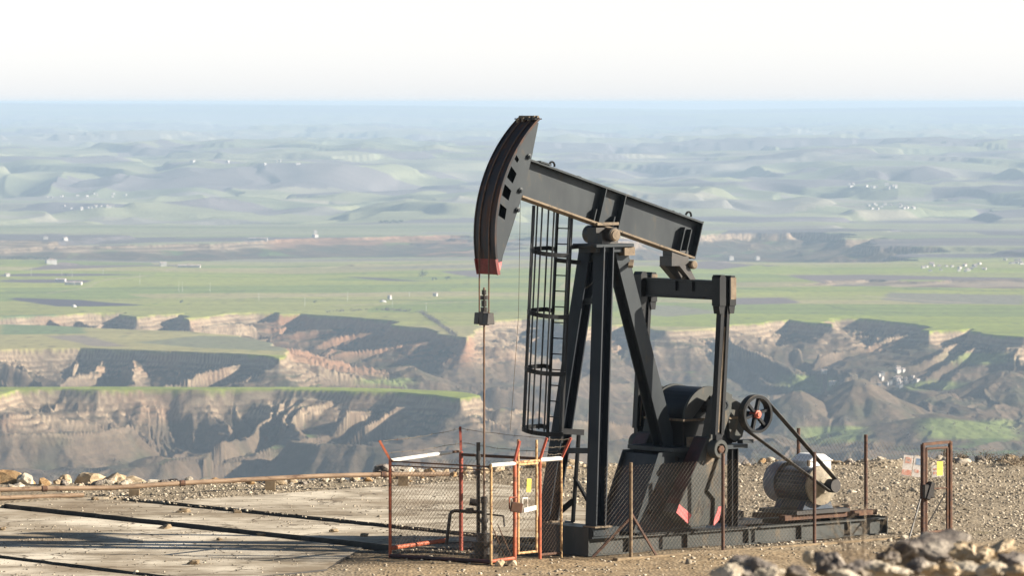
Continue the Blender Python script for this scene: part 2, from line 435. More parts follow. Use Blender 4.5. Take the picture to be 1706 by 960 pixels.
for cell, amp, seed in ((46, 2.6, 5), (19, 1.1, 7), (9.5, .3, 9)):
    hx, hy = grads(hh, xs, yy)
    sl = np.sqrt(hx * hx + hy * hy) + 1e-5
    c, s = gully(xs, yy, -hy / sl, hx / sl, cell, seed)
    msk = sstep(.10, .38, sl) * sstep(0, 14, dcan)
    hh = hh + amp * msk * (c * .8 - .2)
hh = hh + (perlin(xs / 9, yy / 9, 91) * .5 + perlin(xs / 4, yy / 4, 92) * .28) * sstep(2, 20, dcan) * (yy < 5600)
Z = np.full(Yg.shape, LEVEL, np.float32)
# descent from the drilling pad, hidden behind the pad's edge
Z[:] = np.where(Yg < 3300, -6 - (Yg - 112) / 3188 * 310, LEVEL)
Z[r0:r1] = hh
Z[r0:r0 + 25] = Z[r0:r0 + 25] * np.linspace(0, 1, 25)[:, None] + (-316) * (1 - np.linspace(0, 1, 25)[:, None])
# beyond 8.7 km
q1 = r1
xf, yf = Xg[q1:], Yg[q1:]
zf = LEVEL + perlin(xf / 1200, yf / 2200, 101) * 7 + perlin(xf / 420, yf / 900, 102) * 3
for k_, (wx, wy, am) in enumerate(((1700, 2600, 24), (1100, 1700, 18), (700, 1300, 12))):
    e_ = perlin(xf / wx + perlin(xf / 260, yf / 260, 120 + k_) * .10, yf / wy + perlin(xf / 260, yf / 260, 125 + k_) * .10, 112 + k_)
    zf = zf + am * (sstep(-.024, .024, e_) - .5) + .45 * am * sstep(.0, .25, e_) * (1 - np.abs(perlin(xf / 240, yf / 500, 130 + k_)) * 2)
third = [plan(*p) for p in [(-400, 376), (100, 374), (350, 372), (560, 376), (700, 366), (680, 346), (560, 338), (400, 343), (250, 347), (100, 341), (-400, 340)]]
fw1 = perlin(xf / 420, yf / 420, 103) * 150 + perlin(xf / 170, yf / 170, 104) * 60
fw2 = perlin(xf / 420, yf / 420, 105) * 200 + perlin(xf / 170, yf / 170, 106) * 60
dd = np.maximum(-poly_sdf(xf + fw1, yf + fw2, third), 0)
zf = zf - 32 * (1 - np.exp(-dd / 130))
ups = np.interp(xf, [-2500, -1500, -700, 100, 600, 1100, 1700, 3000], [12700, 13000, 12600, 13500, 13700, 12800, 13400, 13000])
spur = (1 - np.abs(perlin(xf / 330 + .3, yf / 1500, 107)) * 2) * 650
t = (yf + fw2 * 1.6 + spur - ups) / 1500
rise = np.interp(xf, [-2500, -800, 0, 500, 900, 1300, 2500], [74, 74, 68, 62, 74, 74, 66])
zf = zf + rise * sstep(0, 1, t)
zf = zf + 30 * np.exp(-((xf - 1090) / 300)**2 - ((yf - 14700) / 900)**2) + 20 * np.exp(-((xf - 1500) / 190)**2 - ((yf - 14300) / 700)**2)
far = sstep(15000, 30000, yf)
zf = zf + far * (perlin(xf / 2500, yf / 5200, 108) * 16 + perlin(xf / 1200, yf / 2600, 109) * 9)
pxf = xf / yf * F + CX
ridge_y = np.interp(pxf, [-1500, 0, 300, 640, 900, 1150, 1330, 1500, 1706, 3000], [171, 172, 173.5, 176, 179.5, 183, 181, 180, 178, 175])
ztop = H - (ridge_y - YH) / F * 42000
k = sstep(30000, 42000, yf)
zf = zf * (1 - k) + (ztop + (perlin(xf / 1500, yf / 3000, 110) * 6)) * k
ed = sstep(0, 900, yf - ys[q1])
Z[q1:] = Z[q1 - 1][None, :] * (1 - ed) + zf * ed
# land colours: what grows or lies on each spot, plus painted distance haze
Colr = np.zeros((NR, NC, 3), np.float32)
def lerp(c, m, col):
    return c * (1 - m[..., None]) + np.asarray(col, np.float32) * m[..., None]
def fields(x, y, wdt, lng, ang, seed):
    ca, sa = math.cos(ang), math.sin(ang)
    a = x * ca + y * sa + perlin(x / 900, y / 900, seed) * 160; b = -x * sa + y * ca + perlin(x / 700, y / 700, seed + 1) * 160
    bi = np.floor(b / lng); a = a + hash2(bi.astype(np.int32), bi.astype(np.int32) * 0, seed) * wdt * 3
    ai = np.floor(a / wdt)
    return hash2(ai.astype(np.int32), bi.astype(np.int32), seed + 3), hash2(ai.astype(np.int32), bi.astype(np.int32), seed + 4)
PAL = np.array([(.215, .250, .040), (.255, .275, .050), (.175, .215, .045), (.255, .260, .070), (.30, .265, .11), (.225, .205, .125), (.150, .120, .105), (.120, .095, .092)], np.float32)
v1, v2 = fields(Xg, Yg, 620, 150, R(12), 201)
v3, v4 = fields(Xg, Yg, 900, 330, R(-9), 221)
big = perlin(Xg / 1100, Yg / 2000, 231)
thr = np.array([.24, .42, .56, .68, .77, .86, .94])
v7, v8 = fields(Xg, Yg, 1300, 210, R(4), 223)
v5, v6 = fields(Xg, Yg, 2100, 1100, R(7), 227)
vv = np.where(big > .05, v1, v3)
vv = np.where(Yg + perlin(Xg / 900, Yg / 900, 233) * 2500 > 16500, v5, vv)
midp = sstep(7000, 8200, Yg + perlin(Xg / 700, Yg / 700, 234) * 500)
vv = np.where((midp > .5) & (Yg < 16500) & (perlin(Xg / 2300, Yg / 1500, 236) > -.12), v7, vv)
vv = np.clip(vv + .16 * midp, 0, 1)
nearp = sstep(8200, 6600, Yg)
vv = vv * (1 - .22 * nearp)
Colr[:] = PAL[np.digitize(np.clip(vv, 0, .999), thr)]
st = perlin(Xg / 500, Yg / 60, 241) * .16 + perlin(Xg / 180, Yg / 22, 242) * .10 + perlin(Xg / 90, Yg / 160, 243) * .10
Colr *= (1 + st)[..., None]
gr_ = Colr.mean(-1, keepdims=True); Colr = Colr + (gr_ * np.array((.98, .97, 1.08), np.float32) - Colr) * (midp * .42)[..., None]  # mid plain greyed and blued, haze put into the colour
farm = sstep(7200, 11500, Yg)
Colr = lerp(Colr, farm * .22, (.185, .168, .165))  # far land tinted lilac grey, distance haze put into the colour
def patch(pts, col, z=LEVEL, soft=6):
    P = [plan(x, y, z) for x, y in pts]
    y0 = min(p[1] for p in P) - 100; y1 = max(p[1] for p in P) + 100
    a, b = np.searchsorted(ys, y0), np.searchsorted(ys, y1)
    if b <= a: return
    x, y = Xg[a:b], Yg[a:b]
    sd = poly_sdf(x + perlin(x / 60, y / 60, 250) * 4, y + perlin(x / 60, y / 60, 251) * 4, P)
    Colr[a:b] = lerp(Colr[a:b], sstep(soft, -soft, sd), col)
PLO = (.105, .080, .088); PLM = (.150, .118, .110)
patch([(12, 499), (30, 497), (130, 500), (245, 509), (170, 511), (95, 511), (40, 503)], (.062, .050, .066))
patch([(0, 465), (80, 463.5), (152, 464), (145, 469), (60, 469.5), (0, 468)], PLO)
patch([(100, 440), (180, 438), (310, 436.5), (300, 443), (180, 447), (80, 451), (40, 452)], PLM)
patch([(55, 456), (150, 455.5), (240, 456), (140, 458.5), (0, 460), (0, 458)], PLO)
patch([(570, 458), (640, 461.5), (720, 470), (640, 467.5)], (.10, .09, .07))
patch([(685, 413), (800, 408), (800, 426), (740, 421)], PLM)
patch([(730, 451), (800, 450), (800, 462)], PLM)
patch([(1185, 440), (1305, 441), (1200, 452), (1150, 450), (1085, 446)], PLM)
patch([(1310, 458), (1440, 456), (1706, 463), (1706, 470), (1500, 465), (1480, 478), (1390, 478), (1340, 466)], PLM)
patch([(1190, 496), (1310, 495), (1336, 505), (1270, 507), (1190, 508)], PLM)
patch([(1060, 507), (1130, 510), (1210, 521), (1110, 528), (1050, 522)], (.19, .18, .11))
patch([(1480, 488), (1706, 492), (1706, 508), (1560, 506), (1470, 500)], (.19, .175, .12))
patch([(75, 560), (140, 559), (215, 578), (150, 577)], (.22, .18, .14))
patch([(225, 571), (330, 560), (480, 562), (470, 585), (330, 580)], (.18, .18, .105))
patch([(0, 526), (90, 524), (140, 541), (140, 556), (0, 558)], (.14, .185, .075))
TRK = (.36, .29, .20)
for a_ in ([(80, 489), (150, 476), (155, 470), (175, 463.5), (255, 457)], [(275, 452), (300, 444), (318, 432)], [(560, 509), (800, 503)], [(1430, 492), (1520, 500), (1620, 505)], [(350, 498), (640, 488), (800, 487)]):
    for (xa, ya), (xb, yb) in zip(a_[:-1], a_[1:]): patch([(xa, ya - .35), (xb, yb - .35), (xb, yb + .35), (xa, ya + .35)], TRK, soft=5)
HED = (.045, .060, .030)
for a_ in ([(1375, 508), (1410, 516), (1520, 522)], [(1180, 480), (1330, 484)], [(420, 497), (600, 500), (700, 499)], [(1440, 480), (1700, 486)], [(0, 489), (120, 486)]):
    for (xa, ya), (xb, yb) in zip(a_[:-1], a_[1:]): patch([(xa, ya - .3), (xb, yb - .3), (xb, yb + .3), (xa, ya + .3)], HED, soft=4)
hx, hy = grads(Z[r0:r1], xs, yy)
sl = np.sqrt(hx * hx + hy * hy)
cc = Colr[r0:r1]
off = sstep(.0, 1.2, np.where(dcan > 0, dcan, 0) + perlin(xs / 14, yy / 14, 260) * .9)
cliffm = sstep(.0, 1.5, dcan) * np.clip(sstep(15, 8, LEVEL - Z[r0:r1] + perlin(xs / 60, yy / 60, 263) * 6) + 0 * xs, 0, 1)
scrubn = fbm(xs / 60, yy / 60, 4, 261)
scr = lerp(np.broadcast_to(np.array((.104, .075, .048), np.float32), cc.shape).copy(), sstep(-.25, .35, scrubn), (.064, .061, .036))
scr = lerp(scr, sstep(.18, .30, fbm(xs / 130, yy / 260, 3, 265)) * sstep(.28, .14, sl) * .9, (.095, .135, .040))
scr = lerp(scr, sstep(.1, .4, perlin(xs / 22, yy / 22, 268)) * .5, (.060, .050, .040))
dep = LEVEL - Z[r0:r1] + wobble
band = .5 + .5 * np.sin(dep * 1.25 + 2.2 + perlin(xs / 45, yy / 45, 271) * .6)
band2 = .5 + .5 * np.sin(dep * 3.1 + perlin(xs / 30, yy / 30, 272) * 1.3)
rk = lerp(np.broadcast_to(np.array((.175, .122, .080), np.float32), cc.shape).copy(), band, (.37, .285, .19))
rk = lerp(rk, band2 * .40, (.12, .09, .068))
redm = sstep(430, 470, xs / yy * F + CX) * sstep(800, 770, xs / yy * F + CX) * sstep(4700, 4900, yy)
rk = lerp(rk, np.clip(redm + .35 * sstep(.1, .4, fbm(xs / 90, yy / 90, 2, 275)) * sstep(6600, 6000, yy), 0, 1) * .8, (.27, .145, .085))
tal = lerp(np.broadcast_to(np.array((.158, .112, .073), np.float32), cc.shape).copy(), np.clip(band2 * .5 + .25 * band, 0, 1), (.080, .064, .050))
scr = lerp(scr, sstep(.30, .55, sl) * sstep(-.2, .3, perlin(xs / 40, yy / 70, 277) + .15) * .8, (0, 0, 0)) + tal * (sstep(.30, .55, sl) * sstep(-.2, .3, perlin(xs / 40, yy / 70, 277) + .15) * .8)[..., None]
scr = lerp(scr, sstep(.62, 1.0, sl + perlin(xs / 12, yy / 12, 278) * .25) * sstep(34, 18, dep) , (0, 0, 0)) + rk * (sstep(.62, 1.0, sl + perlin(xs / 12, yy / 12, 278) * .25) * sstep(34, 18, dep))[..., None]
lip = off * sstep(16, 5, dep) * sstep(.2, .45, sl)
scr = scr * (1 - cliffm[..., None] * .85) + rk * cliffm[..., None] * .85
cc = cc * (1 - off[..., None]) + scr * off[..., None]
Colr[r0:r1] = cc
GRN = (.15, .185, .060)
def vpatch(px0, px1, y0, y1, Y0, Y1, col, seed, soft=25):
    a, b = np.searchsorted(ys, Y0 - 80), np.searchsorted(ys, Y1 + 80)
    x, y = Xg[a:b], Yg[a:b]
    ry = H - Z[a:b]; py = YH + ry * F / y; px = x / y * F + CX
    n = perlin(x / 60, y / 80, seed) * 18
    m = sstep(px0 - soft, px0 + soft, px + n) * sstep(px1 + soft, px1 - soft, px + n) * sstep(y0 - 3, y0 + 3, py + n * .25) * sstep(y1 + 3, y1 - 3, py + n * .25)
    Colr[a:b] = lerp(Colr[a:b], m * .9, col)
vpatch(1335, 1450, 712, 738, 3700, 4750, GRN, 281)
vpatch(1540, 1690, 700, 732, 3700, 4750, GRN, 282)
vpatch(1310, 1375, 626, 652, 4400, 5100, GRN, 283)
vpatch(1590, 1680, 588, 606, 4500, 5200, (.18, .215, .07), 284)
vpatch(600, 690, 630, 640, 4200, 4800, GRN, 285)
vpatch(1500, 1600, 636, 650, 4400, 5000, GRN, 286)
Colr = np.clip(Colr, .01, .8)
V = np.stack([Xg, Yg, Z], -1).reshape(-1, 3)
ii = np.arange(NR * NC).reshape(NR, NC)
Fq = np.stack([ii[:-1, :-1], ii[:-1, 1:], ii[1:, 1:], ii[1:, :-1]], -1).reshape(-1, 4)
m, nt, b = base('valley_land', .95, 0, .1)
at = nt.nodes.new('ShaderNodeAttribute'); at.attribute_name = 'land'
n1 = noise_out(nt, .12, 6, .75, geo_pos(nt))
mr = nt.nodes.new('ShaderNodeMapRange'); mr.inputs[1].default_value = .3; mr.inputs[2].default_value = .7; mr.inputs[3].default_value = .72; mr.inputs[4].default_value = 1.28
nt.links.new(n1, mr.inputs[0])
vm = nt.nodes.new('ShaderNodeVectorMath'); vm.operation = 'SCALE'
nt.links.new(at.outputs['Color'], vm.inputs[0]); nt.links.new(mr.outputs[0], vm.inputs['Scale'])
nt.links.new(vm.outputs[0], b.inputs['Base Color'])
bump(nt, b, noise_out(nt, .22, 8, .72, geo_pos(nt)), .55, 1.6)
terr = np_mesh('valley_terrain', V, Fq, m, True)
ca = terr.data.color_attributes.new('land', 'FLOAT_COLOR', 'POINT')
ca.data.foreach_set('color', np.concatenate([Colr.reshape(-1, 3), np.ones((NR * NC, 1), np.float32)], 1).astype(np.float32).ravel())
tag(terr, 'wide farmed plain cut by eroded canyons below the drilling pad', kind='structure')
del V, Fq, ii

def on_land(px, py, ymin=3400):
    """first point of the land seen along a line of sight"""
    u = (px - CX) / F
    j = int(np.clip(np.searchsorted(us, u), 0, NC - 1)); a = np.searchsorted(ys, ymin)
    p = YH + (H - Z[a:, j]) * F / ys[a:]
    k = np.nonzero(p <= py)[0]
    i = a + (int(k[0]) if len(k) else 0)
    return Vector((u * ys[i], ys[i], float(Z[i, j])))
def land_z(x, y):
    i = int(np.clip(np.searchsorted(ys, y), 1, NR - 1)); t = (y - ys[i - 1]) / (ys[i] - ys[i - 1])
    za = np.interp(x / y, us, Z[i - 1]); zb = np.interp(x / y, us, Z[i])
    return float(za * (1 - t) + zb * t)

# ------------------------------------------------------------------ haze
hb = MB().box(-26000, 26000, -300, 47500, float(Z.min()) - 1.0, 16.0)
hm = bpy.data.materials.new('haze'); hm.use_nodes = True
hn = hm.node_tree; hn.nodes.remove(hn.nodes['Principled BSDF'])
pv = hn.nodes.new('ShaderNodeVolumePrincipled')
pv.inputs['Color'].default_value = (.60, .785, 1.0, 1)
pv.inputs['Density'].default_value = 5.8e-5
pv.inputs['Anisotropy'].default_value = 0.0
hn.links.new(pv.outputs[0], hn.nodes['Material Output'].inputs['Volume'])
haze = hb.build('haze', hm)
tag(haze, 'pale blue haze over the plain', kind='stuff')

# ------------------------------------------------------------------ near ground: hillside, pad and its edge
gx = np.concatenate([np.arange(-40, -16, 1.0), np.arange(-16, 16.01, .11), np.arange(17, 41, 1.0)])
gy = np.concatenate([np.arange(-6, 24, 1.5), np.arange(24, 40, .25), np.arange(40, 93, 1.0), np.arange(93, 127, .11), np.arange(127, 133, .5)])
GX, GY = np.meshgrid(gx.astype(np.float32), gy.astype(np.float32))
DV = np.array((.663, -.749)); NV = np.array((.749, .663))          # along / across the slab joints
def cn(c, t): return (NV[0] * c + DV[0] * t, NV[1] * c + DV[1] * t)
def edge_y(x): return np.interp(x, [-40, -16, -11, -6, -2, 2, 8, 14, 40], [112, 117.0, 118.6, 119.6, 121.3, 123.5, 124.6, 125.2, 125])
def pad_z(x, y):
    z = perlin(x / 3.1, y / 3.1, 301) * .05 + perlin(x / 1.1, y / 1.1, 302) * .022 + perlin(x / .35, y / .35, 303) * .014
    z = z - sstep(2.5, 0.5, 0 * x + 9) * 0
    e = y - edge_y(x) - perlin(x / 2.3, y / 2.3, 304) * .7
    berm = np.exp(-((e + .5) / .8)**2) * (.16 + .16 * perlin(x / 1.3, y / 1.3, 305)) * sstep(-3, 2, x)
    z = z + berm
    z = z - sstep(.0, 6, e) * 5.0
    hill = 8.1 - .0885 * y
    fy = np.maximum(y, 1)
    crest = (.78 + .32 * sstep(1.4, 3.4, x) + .10 * perlin(x / .9, y / .9, 306)) * np.exp(-((y - 30.5) / 2.3)**2) * sstep(.55, 1.5, x)
    hill = hill + crest + perlin(x / 2.5, y / 2.5, 307) * .10 + perlin(x / .7, y / .7, 308) * .05
    k = sstep(94.5, 90.0, y)
    return np.where(y < 94.5, np.maximum(hill, -.2) * k + z * (1 - k), z)
GZ = pad_z(GX, GY)
slab_zone = [cn(56.8, -70), cn(68.2, -72), cn(71.0, -86), cn(76.8, -88), cn(76.8, -82.2), cn(73.6, -78.4), cn(71.4, -75.0), cn(71.6, -71.6), cn(68.9, -71.2), cn(65.8, -70.6), cn(64.2, -71.0), cn(56.8, -70.5)]
# slabs, given by (across, along) corner coordinates
SL = [[(68.80, -90), (68.80, -77.2), (70.2, -76.6), (71.6, -77.4), (73.1, -79.0), (75.0, -82.2), (77.6, -86.6), (78.3, -90)],
      [(65.55, -92), (65.55, -77.8), (68.15, -77.4), (68.15, -92)],
      [(58.02, -92), (58.02, -74.4), (61.2, -74.8), (63.0, -76.4), (64.78, -77.9), (64.78, -92)],
      [(50, -92), (50, -75.5), (57.6, -75.9), (57.6, -92)]]
for si, sl_ in enumerate(SL):
    P = [cn(*q) for q in sl_]
    sd = poly_sdf(GX, GY, P)
    GZ = np.where(sd < -.12, np.minimum(GZ, -.34), GZ)
for c0, t1 in ((68.41, -76.6), (65.16, -77.2), (57.81, -75)):
    cc_ = GX * NV[0] + GY * NV[1]; tt_ = GX * DV[0] + GY * DV[1]
    GZ = np.where((np.abs(cc_ - c0) < .52) & (tt_ < t1) & (tt_ > -92), -.34, GZ)
V = np.stack([GX, GY, GZ], -1).reshape(-1, 3)
n_, m_ = GX.shape
ii = np.arange(n_ * m_).reshape(n_, m_)
Fq = np.stack([ii[:-1, :-1], ii[:-1, 1:], ii[1:, 1:], ii[1:, :-1]], -1).reshape(-1, 4)
m, nt, b = base('gravel_ground', .95, 0, .15)
p = geo_pos(nt)
na = noise_out(nt, .55, 6, .65, p); nb = noise_out(nt, 9, 5, .75, p)
vo = nt.nodes.new('ShaderNodeTexVoronoi'); vo.inputs['Scale'].default_value = 13; nt.links.new(p, vo.inputs['Vector'])
c = ramp2(nt, na, (.215, .170, .112), (.345, .283, .198), .36, .64)
peb = ramp2(nt, vo.outputs['Color'], (.10, .08, .058), (.50, .43, .33), .15, .95)
c = mixc(nt, ramp2(nt, nb, (0, 0, 0), (.75, .75, .75), .40, .62), c, peb)
at = nt.nodes.new('ShaderNodeAttribute'); at.attribute_name = 'soil'
sp = nt.nodes.new('ShaderNodeSeparateColor'); nt.links.new(at.outputs['Color'], sp.inputs[0])
oil = ramp2(nt, noise_out(nt, 2.6, 6, .7, p), (.030, .025, .020), (.115, .088, .058), .35, .7)
c = mixc(nt, sp.outputs[0], c, oil)
dirt = ramp2(nt, noise_out(nt, 1.8, 7, .7, p), (.20, .142, .080), (.42, .318, .20), .33, .68)
c = mixc(nt, sp.outputs[1], c, dirt)
moss = ramp2(nt, noise_out(nt, 6, 5, .7, p), (.10, .10, .03), (.19, .16, .08), .3, .7)
c = mixc(nt, sp.outputs[2], c, moss)
nt.links.new(c, b.inputs['Base Color'])
bump(nt, b, vo.outputs['Distance'], .55, .04)
ground = np_mesh('gravel_ground', V, Fq, m, True)
tag(ground, 'bare gravel and dirt of the drilling pad and its hillside', kind='structure')
# soil kinds: oil soaked earth by the well and painted shade in the drains, tan dirt in front, moss near the fence and the edge
O3 = np.array((1.34, 100.43)); TH = R(38)
E1 = np.array((math.cos(TH), math.sin(TH))); E2 = np.array((-math.sin(TH), math.cos(TH)))
la = (GX - O3[0]) * E1[0] + (GY - O3[1]) * E1[1]; lb = (GX - O3[0]) * E2[0] + (GY - O3[1]) * E2[1]
nz = fbm(GX / 1.2, GY / 1.2, 4, 320)
well = np.exp(-(((GX + .9) / 2.6)**2 + ((GY - 99.6) / 2.4)**2)) + .85 * sstep(1.5, .6, np.abs(lb)) * sstep(-1.5, -.5, la) * sstep(8.6, 8, la)
band_ = .62 * sstep(96.6, 98.0, GY) * sstep(100.6, 99.4, GY) * sstep(-4, -2, GX) * sstep(3.2, .5, GX)
oil_shade = np.clip(sstep(.26, .58, well + band_ + nz * .5), 0, 1) * .95
oil_shade = np.maximum(oil_shade, (GZ < -.2) * sstep(90, 94, GY))  # drain floors darkened as well, their shade put into the soil colour
tread = sstep(101.0, 98.6, GY - .30 * np.maximum(GX - 1, 0)) * sstep(-4, -2.2, GX)
dirtm = np.clip(tread * (.85 + nz * .5), 0, 1)
mossm = np.clip(sstep(.1, .5, nz) * (np.exp(-((lb + 1.9) / .35)**2) * sstep(5, 7, la) + .7 * np.exp(-((GY - edge_y(GX) + 1.6) / 1.2)**2) * sstep(0, -5, GX)), 0, .8)
S = np.stack([oil_shade, dirtm, mossm, np.ones_like(oil_shade)], -1).astype(np.float32)
ca = ground.data.color_attributes.new('soil', 'FLOAT_COLOR', 'POINT'); ca.data.foreach_set('color', S.ravel())
def ground_z(x, y):
    return float(pad_z(np.array([x], np.float32), np.array([y], np.float32))[0])

m, nt, b = base('stained_concrete', .9, 0, .2)
p = geo_pos(nt)
c = ramp2(nt, noise_out(nt, .35, 6, .65, p), (.27, .222, .158), (.70, .625, .50), .38, .62)
st_ = nt.nodes.new('ShaderNodeMapping'); st_.inputs['Scale'].default_value = (.35, 1.3, 1); st_.inputs['Rotation'].default_value = (0, 0, R(8)); nt.links.new(p, st_.inputs[0])
c = mixc(nt, ramp2(nt, noise_out(nt, .8, 7, .75, st_.outputs[0]), (0, 0, 0), (.95, .95, .95), .50, .66), c, (.135, .102, .066))
c = mixc(nt, ramp2(nt, noise_out(nt, 5, 6, .8, p), (0, 0, 0), (.7, .7, .7), .58, .72), c, (.13, .105, .075))
nt.links.new(c, b.inputs['Base Color'])
vc = nt.nodes.new('ShaderNodeTexVoronoi'); vc.feature = 'DISTANCE_TO_EDGE'; vc.inputs['Scale'].default_value = .42
wv = nt.nodes.new('ShaderNodeVectorMath'); wv.operation = 'ADD'; nn = nt.nodes.new('ShaderNodeTexNoise'); nn.inputs['Scale'].default_value = 1.4; nn.inputs['Detail'].default_value = 5
nt.links.new(p, nn.inputs['Vector']); nt.links.new(p, wv.inputs[0]); nt.links.new(nn.outputs['Color'], wv.inputs[1]); nt.links.new(wv.outputs[0], vc.inputs['Vector'])
c = mixc(nt, ramp2(nt, vc.outputs['Distance'], (.9, .9, .9), (0, 0, 0), .004, .012), c, (.07, .052, .036))
c = mixc(nt, ramp2(nt, noise_out(nt, .22, 5, .6, p), (0, 0, 0), (.55, .55, .55), .50, .62), c, (.22, .165, .105))
nt.links.new(c, b.inputs['Base Color'])
bump(nt, b, noise_out(nt, 7, 6, .7, p), .35, .02)
CONC = m
for q in SL:
    mb = MB()
    # chip the outline a little so that the joints are not ruler straight
    pts = []
    for i in range(len(q)):
        (c0, t0), (c1, t1) = q[i], q[(i + 1) % len(q)]
        L = math.hypot(c1 - c0, t1 - t0); nseg = max(1, int(L / .35))
        for k_ in range(nseg):
            f = k_ / nseg
            pts.append(cn(c0 + (c1 - c0) * f + random.uniform(-.035, .035), t0 + (t1 - t0) * f + random.uniform(-.03, .03)))
    n = len(pts)
    vs = [(x, y, -.36) for x, y in pts] + [(x, y, .035) for x, y in pts]
    mb.add(vs, [tuple(range(n))[::-1], tuple(range(n, 2 * n))] + [(i, (i + 1) % n, n + (i + 1) % n, n + i) for i in range(n)])
    so = mb.build('concrete_slab', CONC); so.data.materials.append(OILY)
    for pg_ in so.data.polygons:
        if abs(pg_.normal.z) < .5: pg_.material_index = 1  # slab sides coloured black, standing in for shade in the drains
    tag(so, 'stained concrete slab with open drain joints', kind='structure')

# ------------------------------------------------------------------ loose stones (uncountable gravel)
ico_v = []
t_ = (1 + 5**.5) / 2
for a_, b_ in ((-1, t_), (1, t_), (-1, -t_), (1, -t_)): ico_v += [(a_, b_, 0), (0, a_, b_), (b_, 0, a_)]
ico_v = np.array([(-1, t_, 0), (1, t_, 0), (-1, -t_, 0), (1, -t_, 0), (0, -1, t_), (0, 1, t_), (0, -1, -t_), (0, 1, -t_), (t_, 0, -1), (t_, 0, 1), (-t_, 0, -1), (-t_, 0, 1)]) / 1.902
ico_f = np.array([(0, 11, 5), (0, 5, 1), (0, 1, 7), (0, 7, 10), (0, 10, 11), (1, 5, 9), (5, 11, 4), (11, 10, 2), (10, 7, 6), (7, 1, 8), (3, 9, 4), (3, 4, 2), (3, 2, 6), (3, 6, 8), (3, 8, 9), (4, 9, 5), (2, 4, 11), (6, 2, 10), (8, 6, 7), (9, 8, 1)])
def scatter(name, XY, size, mat, flat=.6, slab=None):
    n = len(XY); zz = pad_z(XY[:, 0].astype(np.float32), XY[:, 1].astype(np.float32))
    if slab is not None: zz = np.where(slab, .035, zz)
    v = ico_v[None] * (1 + rng.uniform(-.3, .3, (n, 12, 1)))
    sc = size[:, None] * np.stack([rng.uniform(.7, 1.3, n), rng.uniform(.7, 1.3, n), rng.uniform(.45, .9, n) * flat / .6], -1)
    v = v * sc[:, None, :]
    an = rng.uniform(0, 6.28, n); ca_, sa_ = np.cos(an)[:, None], np.sin(an)[:, None]
    x = v[..., 0] * ca_ - v[..., 1] * sa_; y = v[..., 0] * sa_ + v[..., 1] * ca_
    Vv = np.stack([x + XY[:, :1], y + XY[:, 1:2], v[..., 2] + (zz + size * .15)[:, None]], -1).reshape(-1, 3)
    Ff = (ico_f[None] + (np.arange(n) * 12)[:, None, None]).reshape(-1, 3)
    return np_mesh(name, Vv, Ff, mat)
m, nt, b = base('mixed_gravel', .92, 0, .2)
gi = nt.nodes.new('ShaderNodeNewGeometry')
c = ramp2(nt, gi.outputs['Random Per Island'], (.10, .08, .056), (.56, .485, .375), 0, 1)
nt.links.new(c, b.inputs['Base Color'])
N = 75000
XY = np.stack([rng.uniform(-11, 15.5, N), rng.uniform(95, 126, N)], -1)
x, y = XY[:, 0], XY[:, 1]
ok = np.ones(N, bool)
onslab = np.zeros(N, bool)
for q in SL: onslab |= poly_sdf(x, y, [cn(*k_) for k_ in q]) < -.08
cc_ = x * NV[0] + y * NV[1]; tt_ = x * DV[0] + y * DV[1]
ok &= ~(onslab & (rng.random(N) > .10 + .5 * sstep(.15, .5, fbm(x / 2.2, y / 2.2, 3, 341))))
ok &= ~((tt_ < -77) & (cc_ < 68.7) & (cc_ > 50) & ~onslab)
ok &= (y < edge_y(x) + .6)
lla = (x - O3[0]) * E1[0] + (y - O3[1]) * E1[1]; llb = (x - O3[0]) * E2[0] + (y - O3[1]) * E2[1]
ok &= ~((np.abs(llb) < 1.0) & (lla > -.5) & (lla < 8.2))
front = (y - .30 * np.maximum(x - 1, 0) < 100.2) & (x > -4)
ok &= ~(front & (rng.random(N) < .82))
ok &= onslab | (rng.random(N) < (.35 + .65 * sstep(-.3, .4, fbm(x / 1.6, y / 1.6, 3, 340))))
XY = XY[ok]; onslab = onslab[ok]
size = .011 + .038 * rng.random(len(XY))**3.0
big_ = rng.random(len(XY)) < .009
size = np.where(big_, size + rng.uniform(.02, .07, len(XY)), size)
size = np.where(onslab, size * .6, size)
gs = scatter('gravel_stones', XY, size, m, slab=onslab)
tag(gs, 'loose gravel and pebbles strewn over the pad', kind='stuff')

# ================================================================== PUMPJACK
pj = empty('pumpjack', (1.34, 100.43, 0), TH)
tag(pj, 'dark grey oil well pumpjack with raised horse head on a steel skid', 'pumpjack')
def B(): return MB()
# --- skid
sk = B()
for b_ in (-.74, .74):
    sk.hbeam((-.32, b_, .19), (8.0, b_, .19), .20, .36, .028, .02)
    for a_ in (.75, 2.35, 4.05, 5.55, 6.95):
        for s_ in (-1, 1): sk.box(a_ - .012, a_ + .012, b_ + s_ * .056 - .043, b_ + s_ * .056 + .043, .04, .34)
sk.box(-.345, -.322, -.84, .84, .01, .60); sk.box(8.002, 8.03, -.86, .86, .01, .40)
skid = sk.build('skid_frame', LITPAINT, pj)
for a_ in (1.4, 2.6, 4.05, 5.2, 6.4, 7.4):
    B().hbeam((a_, -.63, .19), (a_, .63, .19), .16, .30, .025, .018).build('cross_member', PAINT, skid)
ped = B()
ped.box(-.32, .42, -.92, -.60, .372, .60); ped.box(-.32, .42, .60, .92, .372, .60); ped.box(-.31, .30, -.598, .598, .25, .585)
ped.box(-.30, .40, -.94, -.922, .42, .55)
ped.build('post_pedestal', PAINT, skid, bevel=.01)
deck = B()
deck.box(1.0, 3.98, -.86, .86, .375, .41)
deck.box(4.3, 5.0, .45, .86, .375, .52); deck.box(4.5, 4.8, .2, .6, .375, .62); deck.box(4.2, 4.9, -.3, .2, .376, .47)
deck.build('deck_plate', PAINT2, skid)

